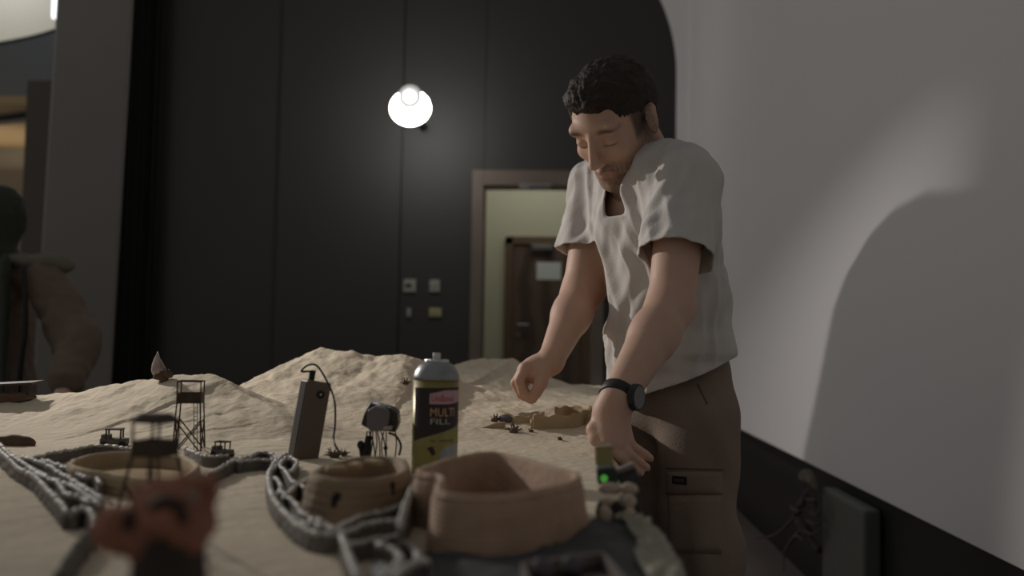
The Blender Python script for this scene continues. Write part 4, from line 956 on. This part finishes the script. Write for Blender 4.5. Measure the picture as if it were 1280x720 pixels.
shL = arr(P(856, 228, 1.88)); shR = arr(P(752, 230, 2.14)); neck = arr(P(812, 205, 1.99)); 
chest = arr(P(815, 275, 2.02)); belly = arr(P(828, 380, 2.04)); pelvis = arr(P(845, 480, 2.06)) 
elL = arr(P(838, 383, 1.76)); wrL = arr(P(771, 500, 1.60)); elR = arr(P(727, 366, 2.08)); wrR = arr(P(688, 452, 1.93))
hc = arr(P(769, 152, 1.95))                       # between the ears
# head axes: yawed to camera left, bowed
yaw = 0.0
fx = arr(ROT @ Vector((-0.50, -0.63, 0.60))); fx /= np.linalg.norm(fx)       # face direction
up0 = arr(ROT @ Vector((-0.10, 1.0, 0.16))); hz = up0 - fx * (up0 @ fx); hz /= np.linalg.norm(hz); hx = np.cross(fx, hz)
if hx @ LFT < 0: hx = -hx
HB = np.stack([hx, fx, hz])
def H(x, y, z): return hc + hx * x + fx * y + hz * z

lo = np.minimum.reduce([shL, shR, wrL, wrR, pelvis]) - 0.26; hi = np.maximum.reduce([shL, shR, hc, pelvis]) + 0.24
lo[2] = 0.02; hi[2] = hc[2] + 0.19
f = Field(lo, hi, 0.0032)
# trunk and legs
f.cap(chest, belly, 0.105, 0.100, 0.03, basis=BAS, sc=(1.2, 0.9, 1)); f.cap(belly, pelvis, 0.092, 0.082, 0.03, basis=BAS, sc=(1.2, 0.9, 1))
f.cap(shL, shR, 0.046, 0.046, 0.03); f.cap(neck - UPV * 0.05, chest, 0.055, 0.095, 0.04, basis=BAS, sc=(1.3, .9, 1))
hipL = pelvis + LFT * 0.085 - UPV * 0.06; hipR = pelvis - LFT * 0.085 - UPV * 0.06
footL = np.array([hipL[0] + 0.02, hipL[1] + .02, 0.09]); footR = np.array([hipR[0] + .02, hipR[1] + 0.02, 0.09])
kL = (hipL + footL) / 2 + FAC * 0.03; kR = (hipR + footR) / 2 + FAC * 0.03; kL[2] = kR[2] = 0.5
for h_, k_, ft in ((hipL, kL, footL), (hipR, kR, footR)):
    f.cap(h_, k_, 0.062, 0.050, 0.02); f.cap(k_, ft, 0.05, 0.036, 0.02)
# neck
nb = neck + FAC * 0.0; f.cap(nb - UPV * .03, H(0, -0.03, -0.045), 0.064, 0.056, 0.03)
# arms
f.cap(shL, elL, 0.050, 0.040, 0.03); f.cap(elL, elL + (wrL - elL) * .35, 0.041, 0.041, 0.02); f.cap(elL + (wrL - elL) * .3, wrL, 0.042, 0.0265, 0.015)
f.cap(shR, elR, 0.050, 0.040, 0.03); f.cap(elR, elR + (wrR - elR) * .35, 0.040, 0.040, 0.02); f.cap(elR + (wrR - elR) * .3, wrR, 0.040, 0.025, 0.015)
# left hand, leaning on the table edge: back of the hand to the camera
def pL(x, y, d): return arr(P(x, y, d))
palmA = pL(764, 517, 1.60); kn = [pL(750, 545, 1.585), pL(760, 553, 1.57), pL(772, 556, 1.572), pL(783, 554, 1.585)]
for q in kn: f.cap(palmA, q, 0.0235, 0.0145, 0.014)
f.cap(wrL, palmA, 0.0265, 0.025, 0.012)
tips = [[pL(761, 568, 1.57), pL(773, 581, 1.575), pL(784, 590, 1.585)], [pL(775, 571, 1.56), pL(789, 583, 1.565), pL(801, 591, 1.575)],
        [pL(788, 569, 1.565), pL(800, 578, 1.572), pL(809, 585, 1.582)], [pL(796, 562, 1.585), pL(806, 568, 1.592), pL(813, 573, 1.6)]]
for q, tq in zip(kn, tips): f.chain([q] + tq, [0.0105, 0.0085, 0.0076, 0.0062], 0.0015)
f.chain([pL(752, 524, 1.60), pL(743, 537, 1.59), pL(745, 549, 1.58), pL(754, 556, 1.575)], [0.014, 0.0125, 0.0105, 0.0085], 0.006)
# right hand pinching above the sand
dR = 1.93; g_ = lambda x, y, o=0: arr(P(x, y, dR + o))
pc = g_(671, 462); knR = [g_(657, 461, -.022), g_(655, 463, .0), g_(656, 466, .02), g_(660, 470, .038)]
f.cap(wrR, pc, 0.025, 0.0235, 0.012)
for q in knR: f.cap(pc, q, 0.0225, 0.0145, 0.012)
f.chain([knR[0], g_(649, 475, -.03), g_(653, 489, -.028), g_(664, 498, -.02)], [0.0118, 0.0096, 0.0088, 0.007], 0.002)
f.chain([knR[1], g_(644, 479, -.004), g_(651, 493, -.006), g_(664, 501, -.010)], [0.0118, 0.0096, 0.0088, 0.007], 0.002)
f.chain([knR[2], g_(647, 484, .018), g_(655, 495, .014), g_(667, 500, .006)], [0.012, 0.010, 0.009, 0.007], 0.004)
f.chain([knR[3], g_(653, 485, .036), g_(660, 493, .03), g_(669, 496, .022)], [0.011, 0.009, 0.008, 0.0065], 0.004)
f.chain([g_(679, 464, -.02), g_(676, 478, -.030), g_(671, 489, -.030), g_(668, 497, -.024)], [0.016, 0.013, 0.0105, 0.008], 0.006)
# head
E = lambda c, r, k=0.012, op='add': f.ell(H(*c), r, k, HB, op)
C = lambda a, b, ra, rb, k=0.008, op='add': f.cap(H(*a), H(*b), ra, rb, k, op)
E((0, -0.012, 0.042), (0.074, 0.093, 0.072)); E((0, -0.04, 0.015), (0.068, 0.06, 0.065), .02)
E((0, 0.030, -0.005), (0.064, 0.062, 0.075), .02); E((0, 0.035, -0.055), (0.054, 0.052, 0.048), .02)
E((0, 0.055, -0.085), (0.032, 0.030, 0.026), .02); E((0, 0.078, -0.098), (0.016, 0.013, 0.014), .012)
C((-.052, .01, -.06), (-.022, .066, -.098), .014, .012, .02); C((.052, .01, -.06), (.022, .066, -.098), .014, .012, .02)
C((-.04, .076, .030), (.04, .076, .030), .013, .013, .012)                       # brow
for s in (-1, 1):
    E((s * .042, .064, -.022), (.018, .016, .016), .014)                          # cheekbone
    E((s * .031, .097, .006), (.017, .016, .012), .010, 'sub')                    # socket
    E((s * .031, .0755, .005), (.0150, .0140, .0125), .003)                       # lidded eye
C((0, .090, .018), (0, .112, -.024), .0075, .0095, .009); E((0, .113, -.029), (.0105, .011, .009), .006)
for s in (-1, 1): E((s * .0105, .104, -.032), (.0075, .009, .0065), .004)
for s in (-1, 1): E((s * .0065, .110, -.039), (.0035, .005, .003), .003, 'sub')
E((0, .083, -.062), (.025, .016, .020), .012)                                     # muzzle
C((-.018, .090, -.0545), (-.003, .0985, -.0520), .0036, .0048, .003); C((.018, .090, -.0545), (.003, .0985, -.0520), .0036, .0048, .003)
C((-.015, .089, -.0640), (.015, .089, -.0640), .0045, .0045, .003); E((0, .0945, -.0645), (.010, .006, .005), .004)
C((-.022, .0975, -.0590), (.022, .0975, -.0590), .0016, .0016, .002, 'sub')
for s in (-1, 1):                                                                 # ears
    eb = np.stack([hx * .94 + fx * s * .35, fx, hz]); f.ell(H(s * .075, -.008, -.008), (.0075, .019, .030), .005, HB)
    f.ell(H(s * .0835, -.004, -.006), (.005, .010, .018), .004, HB, 'sub')
    f.cap(H(s * .079, -.022, .012), H(s * .082, -.012, .024), .0045, .0042, .004); f.cap(H(s * .078, -.024, .008), H(s * .075, -.014, -.028), .0045, .004, .004)
V, F = f.mesh(); V = relax(V, F, 1, 0.4)
hl = (V - hc) @ HB.T
tone = np.tile(SK, (len(V), 1)); 
n1 = fbm(V * 260, 2)
inhead = (hl[:, 2] > -0.13) & (np.abs(hl[:, 0]) < .1) & (np.linalg.norm(hl, axis=1) < .16)
def sm(a, b, x): t = np.clip((x - a) / (b - a), 0, 1); return t * t * (3 - 2 * t)
jaw = sm(-.030, -.060, hl[:, 2] - 0.30 * (0.06 - hl[:, 1]) * (hl[:, 1] < .06)) * sm(-.03, .0, hl[:, 1])
side = sm(.045, .058, np.abs(hl[:, 0])) * sm(.045, .02, hl[:, 1]) * sm(-.02, -.005, hl[:, 1]) * sm(.05, .02, hl[:, 2])
mou = np.exp(-((hl[:, 2] + .045) / .006) ** 2) * (np.abs(hl[:, 0]) < .026) * sm(.07, .085, hl[:, 1])
temple = sm(.050, .060, np.abs(hl[:, 0])) * sm(.077, .073, np.abs(hl[:, 0])) * sm(.046, .034, hl[:, 1]) * sm(-.030, -.015, hl[:, 1]) * sm(-.030, -.012, hl[:, 2])
beard = np.clip(np.maximum(np.maximum(jaw, side * .9), mou * .9), 0, 1) * inhead * (1 - 0.0)
lips = np.exp(-((hl[:, 2] + .0595) / .0075) ** 2) * np.exp(-(hl[:, 0] / .019) ** 4) * sm(.078, .088, hl[:, 1]) * inhead
beard = np.clip(beard * 1.15, 0, 1) * (1 - sm(.2, .6, lips)) * np.clip(.74 + .3 * n1, 0, 1)
brow = np.maximum(*[np.exp(-((hl[:, 2] - .029 + .25 * (np.abs(hl[:, 0]) - .033) ** 2 / .03) / .0048) ** 2) * np.exp(-((hl[:, 0] - s * .034) / .019) ** 4) for s in (-1, 1)]) * sm(.05, .065, hl[:, 1]) * inhead
lash = np.maximum(*[np.exp(-((hl[:, 2] + .003 + 6 * (hl[:, 0] - s * .031) ** 2 * 0) / .0022) ** 2) * np.exp(-((hl[:, 0] - s * .031) / .014) ** 4) for s in (-1, 1)]) * sm(.07, .08, hl[:, 1]) * inhead
for wgt, colr in ((temple * inhead * .8, np.array(S(56, 45, 38))), (beard * .72, SKD), (lips * .8, LIP), (brow * .9, np.array(S(58, 44, 36))), (lash * .8, np.array(S(60, 46, 40)))): tone = tone + (colr - tone) * np.clip(wgt, 0, 1)[:, None]
me = np_mesh('person', V, F); at_ = me.color_attributes.new('tone', 'FLOAT_COLOR', 'POINT'); at_.data.foreach_set('color', np.concatenate([tone, np.ones((len(V), 1))], 1).astype(np.float32).ravel())
man = link_mesh('person', me, M_SKIN)
tag(man, 'man in a white V-neck T-shirt and khaki cargo trousers leaning over the sand with his hand reaching down', 'person')
man['label'] = 'bearded man in a white T-shirt and khaki cargo trousers bending over the sand table'
MW = Matrix.Translation(man.location)
def child(name, V, F, m, smooth=True):
    o = link_mesh(name, np_mesh(name, V, F), m, man, smooth); return o

# hair
f = Field(H(0, 0, .05) - .16, H(0, 0, .05) + .16, 0.0032)
f.ell(H(0, -0.013, 0.048), (0.0775, 0.097, 0.074), .01, HB); f.ell(H(0, -0.045, 0.015), (0.075, 0.064, 0.068), .02, HB)
f.ell(H(0.0, .040, .088), (.056, .044, .026), .02, HB); 
f.ell(H(0, .118, .022), (.062, .062, .062), .006, HB, 'sub')
for s in (-1, 1): f.ell(H(s * .047, .088, .050), (.024, .03, .030), .006, HB, 'sub')                     # forehead and face
f.ell(H(0, .07, -.05), (.12, .06, .07), .006, HB, 'sub')
for s in (-1, 1): f.ell(H(s * .088, -.004, -.010), (.030, .024, .034), .004, HB, 'sub')
f.cap(H(-.09, -.03, -.085), H(.09, -.03, -.085), .045, .045, .01, 'sub')
V, F = f.mesh(); N = vnormals(V, F); hl = (V - hc) @ HB.T; topw = sm(0.03, .10, hl[:, 2])
V = V + N * ((0.0012 + 0.0028 * topw) * fbm(hl * np.array([70, 55, 60]), 3) + 0.0015 * fbm(hl * 260, 2))[:, None]
child('hair', V, F, M_HAIR)

# T-shirt
f = Field(np.minimum.reduce([shL, shR, belly, pelvis]) - .24, np.maximum.reduce([shL, shR, belly, pelvis, neck]) + .24, 0.0045)
f.cap(chest, belly, 0.120, 0.122, 0.03, basis=BAS, sc=(1.22, 0.95, 1)); f.cap(belly, pelvis - UPV * .12, 0.120, 0.132, 0.03, basis=BAS, sc=(1.18, 0.95, 1))
f.cap(shL, shR, 0.062, 0.062, 0.04); f.cap(neck - UPV * 0.035, chest, 0.080, 0.102, 0.05, basis=BAS, sc=(1.35, .92, 1)); f.cap(neck - UPV * .01, neck + UPV * .02, 0.07, 0.066, 0.03)
hemL = shL + (elL - shL) * .62; hemR = shR + (elR - shR) * .64
f.cap(shL - UPV * .005, hemL + (elL - shL) * .12, 0.063, 0.074, 0.03); f.cap(shR - UPV * .005, hemR + (elR - shR) * .12, 0.063, 0.070, 0.03)
V, F = f.mesh(); V = relax(V, F, 2, .5); N = vnormals(V, F)
lc = (V - belly) @ BAS.T
# folds: hanging from the shoulders and gathering above the hem
wr = 0.007 * vnoise(np.stack([lc[:, 0] * 22 + lc[:, 2] * 7, lc[:, 1] * 22, lc[:, 2] * 3.2 + 9], -1)) + 0.006 * vnoise(np.stack([lc[:, 0] * 40 - lc[:, 2] * 22, lc[:, 1] * 40, lc[:, 2] * 9 + 3], -1))
low = sm(0.0, -0.14, lc[:, 2]); wr = wr + low * 0.010 * vnoise(np.stack([lc[:, 0] * 8, lc[:, 1] * 8, lc[:, 2] * 42], -1))
ridge = -0.012 * np.abs(vnoise(np.stack([lc[:, 0] * 32 + lc[:, 2] * 10 + 5, lc[:, 1] * 30, lc[:, 2] * 2.6], -1)))
V = V + N * (wr + ridge + .002)[:, None]
me = np_mesh('t_shirt', V, F); bm = bmesh.new(); bm.from_mesh(me)
def cut(co, no, cond):
    """cut the cloth along a plane, only where cond holds, and drop the outer side"""
    no = Vector(no).normalized(); co = Vector(co)
    fs = [q for q in bm.faces if cond(q.calc_center_median())]; g2 = list({v for q in fs for v in q.verts}) + list({e for q in fs for e in q.edges}) + fs
    bmesh.ops.bisect_plane(bm, geom=g2, plane_co=co, plane_no=no)
    dl = [q for q in bm.faces if (q.calc_center_median() - co).dot(no) > 0 and cond(q.calc_center_median())]; bmesh.ops.delete(bm, geom=dl, context='FACES')
aL = Vector(shL - shR).normalized()
h1 = P(790, 503, 1.9); h2 = P(922, 436, 2.05); dv = (h2 - h1); nrm = dv.cross(Vector((0, 1, 0.10))); nrm = nrm if nrm.z < 0 else -nrm
uL = Vector(elL - shL).normalized(); uR = Vector(elR - shR).normalized(); HL = Vector(hemL); HR = Vector(hemR)
def near_line(p, a, b, r): a = Vector(a); b = Vector(b); t = max(0, min(1, (p - a).dot(b - a) / (b - a).length_squared)); return (p - a.lerp(b, t)).length < r
cut(HL, uL, lambda p: (p - HL).dot(uL) > -.03 and near_line(p, HL, Vector(elL) , .105) and (p - HL).length < .17 and (p - Vector(belly)).dot(Vector(LFT)) > .02 - (.0) and (p - Vector(elL)).length < .24 and near_line(p, shL, elL, .10))
cut(HR, uR, lambda p: (p - HR).dot(uR) > -.03 and near_line(p, shR, elR, .10))
cut(h1, nrm, lambda p: (p - h1).dot(nrm.normalized()) > -.02)
nk = Vector(neck) + Vector(FAC) * .012 + Vector((0, 0, .012)); upn = (Vector((0, 0, 1)) - Vector(FAC) * 0.02)
vtip = P(768, 262, 1.86); rad = .080; Lv = Vector(LFT); Fv = Vector(FAC)
def in_neck(p):
    d = p - nk; a = d.dot(Lv); b = d.dot(Fv)
    if p.z < vtip.z: return False
    tipb = (vtip - nk).dot(Fv); w_ = rad if b < 0.0 else rad * max(0.0, 1 - (b - 0.0) / max(tipb - 0.0, .01))
    return (b > -rad * .95) and abs(a) < (w_ if b > 0 else math.sqrt(max(rad * rad - b * b, 0))) and p.z > nk.z - .17
dl = [q for q in bm.faces if in_neck(q.calc_center_median())]; bmesh.ops.delete(bm, geom=dl, context='FACES')
bmesh.ops.delete(bm, geom=[v for v in bm.verts if not v.link_faces], context='VERTS')
for _ in range(14):
    bv = [v for v in bm.verts if v.is_boundary]; new = {}
    for v in bv:
        nb_ = [e.other_vert(v).co for e in v.link_edges if e.is_boundary]
        if len(nb_) == 2: new[v] = v.co.lerp((nb_[0] + nb_[1]) / 2, .6)
    for v, c in new.items(): v.co = c
# keep the largest piece
me2 = bpy.data.meshes.new('t_shirt'); bm.to_mesh(me2); bm.free()
sh = link_mesh('t_shirt', me2, M_SHIRT, man); sd = sh.modifiers.new('thickness', 'SOLIDIFY'); sd.thickness = 0.0025; sd.offset = -1

# trousers
f = Field(np.minimum(hipL, hipR) - .22, np.maximum(hipL, hipR) + .22, 0.005); f.lo[2] = 0.05; f.n[2] = int((pelvis[2] + .16 - .05) / .005); f.D = np.full(tuple(f.n), .06, np.float32)
f.ell(pelvis - UPV * .0, (.130, .100, .12), .03, BAS)
for h_, k_, ft, s in ((hipL, kL, footL, 1), (hipR, kR, footR, -1)):
    f.cap(h_ - LFT * s * .006, k_, 0.080, 0.074, 0.03); f.cap(k_, ft - UPV * .02, 0.078, 0.074, 0.03)
f.ell(hipL + LFT * .045 + UPV * -.27, (.035, .068, .095), .012, BAS)     # cargo pocket bellows
V, F = f.mesh(); V = relax(V, F, 2, .5); N = vnormals(V, F); lc = (V - pelvis)
V = V + N * (0.007 * vnoise(np.stack([lc[:, 0] * 12, lc[:, 1] * 12, lc[:, 2] * 14 + lc[:, 0] * 20], -1)) + 0.006 * vnoise(np.stack([lc[:, 0] * 30, lc[:, 1] * 30, lc[:, 2] * 6], -1)) * sm(-.1, -.3, lc[:, 2])
             + .006 * vnoise(np.stack([lc[:, 0] * 10, lc[:, 1] * 10, lc[:, 2] * 38 + 4], -1)) * sm(-.38, -.5, lc[:, 2]))[:, None]
tr = child('trousers', V, F, M_PANTS)
# pocket flap, seam and label, laid on the outer left thigh
from mathutils.bvhtree import BVHTree
tw = BVHTree.FromPolygons([tuple(v) for v in V], [tuple(q) for q in F])
def on_tr(px, py, out=0.0):
    r = (ROT @ Vector(((px - 640) / FPX, (360 - py) / FPX, -1.0))).normalized(); h = tw.ray_cast(CAM_LOC, r)
    return (h[0] - r * out, h[1]) if h[0] is not None else (P(px, py, 1.92), Vector((0, -1, 0)))
def cloth_patch(name, px0, py0, px1, py1, m, th=0.004, nx=16, ny=8, slant=0.0):
    bm = bmesh.new(); A = []; B = []
    for i in range(nx + 1):
        ra = []; rb = []
        for j in range(ny + 1):
            x = px0 + (px1 - px0) * i / nx; y = py0 + (py1 - py0) * j / ny + slant * i / nx
            edge = min(i, nx - i, 2) / 2 * min(j + 1, ny - j, 2) / 2
            p, n = on_tr(x, y); ra.append(bm.verts.new(p + n * th * (0.35 + .65 * edge))); rb.append(bm.verts.new(p - n * .002))
        A.append(ra); B.append(rb)
    for i in range(nx):
        for j in range(ny): bm.faces.new((A[i][j], A[i][j + 1], A[i + 1][j + 1], A[i + 1][j])); bm.faces.new((B[i][j], B[i + 1][j], B[i + 1][j + 1], B[i][j + 1]))
    for i in range(nx):
        for j in (0, ny): bm.faces.new((A[i][j], A[i + 1][j], B[i + 1][j], B[i][j]))
    for j in range(ny):
        for i in (0, nx): bm.faces.new((A[i][j], A[i][j + 1], B[i][j + 1], B[i][j]))
    return bm_obj(name, bm, m, tr, smooth=True)
cloth_patch('pocket_flap', 833, 590, 903, 618, M_PANTS, 0.006)
cloth_patch('pocket_body', 835, 619, 902, 692, M_PANTS, 0.003)
pc_, pn_ = on_tr(851, 600); bm = bmesh.new(); box(bm, pc_ + pn_ * .0065, (.030, .0012, .0155), Vector((pn_.x, pn_.y, 0)).to_track_quat('Y', 'Z').to_matrix()); lp_ = bm_obj('label_patch', bm, M_DARK, tr)
bm = bmesh.new()
for k_ in range(5): box(bm, pc_ + pn_ * .0074 + Vector((pn_.y, -pn_.x, 0)) * (.004 * (k_ - 2)), (.0022, .0008, .005), Vector((pn_.x, pn_.y, 0)).to_track_quat('Y', 'Z').to_matrix())
bm_obj('label_print', bm, mat('seam_brown', S(104, 86, 70), .9), lp_)
for a, b in (((833, 585), (905, 587)), ((866, 620), (867, 690)), ((872, 480), (884, 505))):
    bm = bmesh.new(); tube(bm, [on_tr(a[0] + (b[0] - a[0]) * t / 12, a[1] + (b[1] - a[1]) * t / 12, .0008)[0] for t in range(13)], 0.0016, 6); bm_obj('seam', bm, mat('seam_brown', S(104, 86, 70), .9), tr, smooth=True)
# shoes
for ft in (footL, footR):
    f = Field(np.array([ft[0] - .2, ft[1] - .2, 0.0]), np.array([ft[0] + .2, ft[1] + .2, .16]), .005); tq = np.array([ft[0], ft[1], .045])
    f.cap(tq - FAC * .05, tq + FAC * .13, .045, .038, .02, basis=BAS, sc=(.95, 1, .9)); f.cap(tq, tq + UPV * .06, .045, .045, .02)
    V, F = f.mesh(); V[:, 2] = np.maximum(V[:, 2], 0.002); child('shoe', V, F, M_DARK)

# wrist watch (worn, moves with the man)
wd = Vector(wrL - elL).normalized(); wc = Vector(wrL) - wd * .008; u1 = wd.cross(Vector(ROT @ Vector((0, 0, -1)))).normalized(); u2 = wd.cross(u1).normalized()
if u2.dot(ROT @ Vector((0, 0, 1))) < 0: u2 = -u2
bm = bmesh.new(); n = 40; rings = []
for k, hh in ((0.0305, -.011), (.0322, -.009), (.0322, .009), (.0305, .011), (.0285, .009), (.0285, -.009)): rings.append([bm.verts.new(wc + (u1 * math.cos(2 * PI * j / n) + u2 * math.sin(2 * PI * j / n) * .93) * k + wd * hh) for j in range(n)])
for i in range(6):
    for j in range(n): bm.faces.new((rings[i][j], rings[i][(j + 1) % n], rings[(i + 1) % 6][(j + 1) % n], rings[(i + 1) % 6][j]))
wt = bm_obj('watch_strap', bm, mat('watch_black', S(34, 35, 36), .5, var=.05), man, smooth=True)
dirw = (u1 * (1 if u1.dot(ROT @ Vector((1, 0, 0))) > 0 else -1) * .62 + u2 * .78).normalized(); q = wc + dirw * .030
bm = bmesh.new(); cyl(bm, q - dirw * .003, q + dirw * .007, 0.0215, n=40); bm_obj('watch_case', bm, mat('watch_case', S(44, 46, 47), .35, .5), wt, bevel=.001)
bm = bmesh.new(); cyl(bm, q + dirw * .007, q + dirw * .0078, 0.0175, n=40); bm_obj('watch_glass', bm, mat('watch_glass', S(20, 21, 22), .12, spec=.7), wt)
# crumb held in the pinching fingers
c = Vector(g_(667, 500, -.02)); lump('clay_crumb', c - Vector((0, 0, .005)), (.006, .006, .006), mat('crumb_pale', S(200, 176, 150), .8), 'tiny pale crumb pinched between the fingertips of the reaching hand', 'crumb', seed=77)

# ================================================================== woman at the far left
d = 4.0; w = lambda x, y, o=0: arr(P(x, y, d + o))
WF = arr(ROT @ Vector((-0.8, -0.15, 0.5))); WF[2] = 0; WF /= np.linalg.norm(WF); WL = np.array([-WF[1], WF[0], 0]); WB = np.stack([WL, WF, UPV])
hd = w(-10, 272); sN = w(54, 352, -.06); sF = w(-75, 345, .12); ch = w(-8, 390, .05); be = w(-6, 480, .05); pe = w(-4, 600, .06)
el = w(98, 425, -.16); wr_ = w(84, 484, -.34)
f = Field(np.minimum.reduce([sF, pe, wr_]) - .25, np.maximum.reduce([sN, el, hd]) + .25, .009); f.lo[2] = 0.0; f.n[2] = int((hd[2] + .2) / .009); f.D = np.full(tuple(f.n), .06, np.float32)
f.cap(sN, sF, .05, .05, .05); f.cap(ch, be, .11, .105, .03, basis=WB, sc=(1.2, .85, 1)); f.cap(be, pe, .105, .13, .03, basis=WB, sc=(1.25, .9, 1))
f.cap(w(-8, 335, .03), hd, .055, .055, .02); f.ell(hd, (.078, .095, .115), .02, WB); f.ell(hd + WF * .075 - UPV * .03, (.05, .035, .06), .03, WB); f.cap(hd + WF * .1 , hd + WF * .115 - UPV * .03, .009, .012, .01)
f.cap(sN, el, .05, .042, .03); f.cap(el, wr_, .042, .027, .02)
hn = wr_ + (wr_ - el) / np.linalg.norm(wr_ - el) * .05
f.cap(wr_, hn, .027, .026, .01)
for i in range(4):
    o_ = WL * (i - 1.5) * .019; f.chain([hn + o_ * .8, hn + o_ + np.array([-.01, -.02, -.02]), hn + o_ + np.array([-.015, -.04, -.045])], [.012, .010, .008], .004)
f.chain([wr_ + WF * .02, hn + WF * .035, hn + WF * .04 - UPV * .03], [.014, .011, .009], .004)
for s in (-1, 1): f.cap(pe + WL * s * .08, np.array([pe[0] + WL[0] * s * .08, pe[1] + WL[1] * s * .08, .08]), .085, .045, .03)
V, F = f.mesh(); V = relax(V, F, 1, .4)
me = np_mesh('person', V, F); at_ = me.color_attributes.new('tone', 'FLOAT_COLOR', 'POINT'); at_.data.foreach_set('color', np.tile(np.append(SK, 1), (len(V), 1)).astype(np.float32).ravel())
wom = link_mesh('person', me, M_SKIN)
tag(wom, 'person in a dark green headscarf and loose beige cardigan, cut off by the left edge', 'person')
M_CARD = mat('beige_cardigan', S(112, 97, 85), .95, var=.06, scale=10, bump=.5, bscale=120); M_SCARF = mat('dark_green_scarf', S(54, 60, 50), .9, var=.1, scale=15); M_SHAWL = mat('grey_beige_shawl', S(112, 108, 97), .95, var=.06)
def wchild(n_, f, m, amp=.01, fr=14):
    V, F = f.mesh(); V = relax(V, F, 1, .5); N = vnormals(V, F); V = V + N * (amp * vnoise(V * np.array([fr, fr, fr * .4])) + amp * .6 * vnoise(V * fr * 2.3))[:, None]
    return link_mesh(n_, np_mesh(n_, V, F), m, wom)
lo_ = np.minimum.reduce([sF, pe, wr_]) - .3; hi_ = np.maximum.reduce([sN, el, hd]) + .28; lo_[2] = .35
f = Field(lo_, hi_, .009); f.cap(sN, sF, .075, .07, .05); f.cap(ch, be, .145, .15, .03, basis=WB, sc=(1.22, .95, 1)); f.cap(be, pe - UPV * .2, .15, .19, .03, basis=WB, sc=(1.2, .95, 1))
f.cap(sN, el, .078, .088, .03); f.cap(el, wr_ * .88 + el * .12, .088, .062, .03); wchild('cardigan', f, M_CARD, .012)
f = Field(hd - .25, hd + .22, .007); f.ell(hd - WF * .008 + UPV * .005, (.098, .118, .135), .02, WB); f.cap(hd - UPV * .08, hd - UPV * .17, .085, .11, .03)
f.ell(hd + WF * .14 - UPV * .01, (.062, .08, .095), .01, WB, 'sub'); wchild('headscarf', f, M_SCARF, .006, 20)
f = Field(np.minimum(sN, sF) - .2, np.maximum(sN, sF) + .2, .008); f.cap(w(62, 330, -.05), w(-80, 322, .1), .05, .05, .03, basis=WB, sc=(1, 2.0, .8)); wchild('shawl', f, M_SHAWL, .008)
c = ch + WF * .16
f = Field(np.minimum(c, pe) - .3, np.maximum(c, pe) + .3, .009); f.cap(w(6, 335, -.14), w(2, 520, -.18), .055, .062, .02, basis=WB, sc=(1, .35, 1)); wchild('scarf_end', f, M_SCARF, .006)
bm = bmesh.new(); tube(bm, spline([Vector(w(30, 332, -.17)), Vector(w(32, 400, -.21)), Vector(w(27, 450, -.22)), Vector(w(22, 500, -.22))], 6), .011, 8); bm_obj('bag_strap', bm, M_DARK, wom, smooth=True)
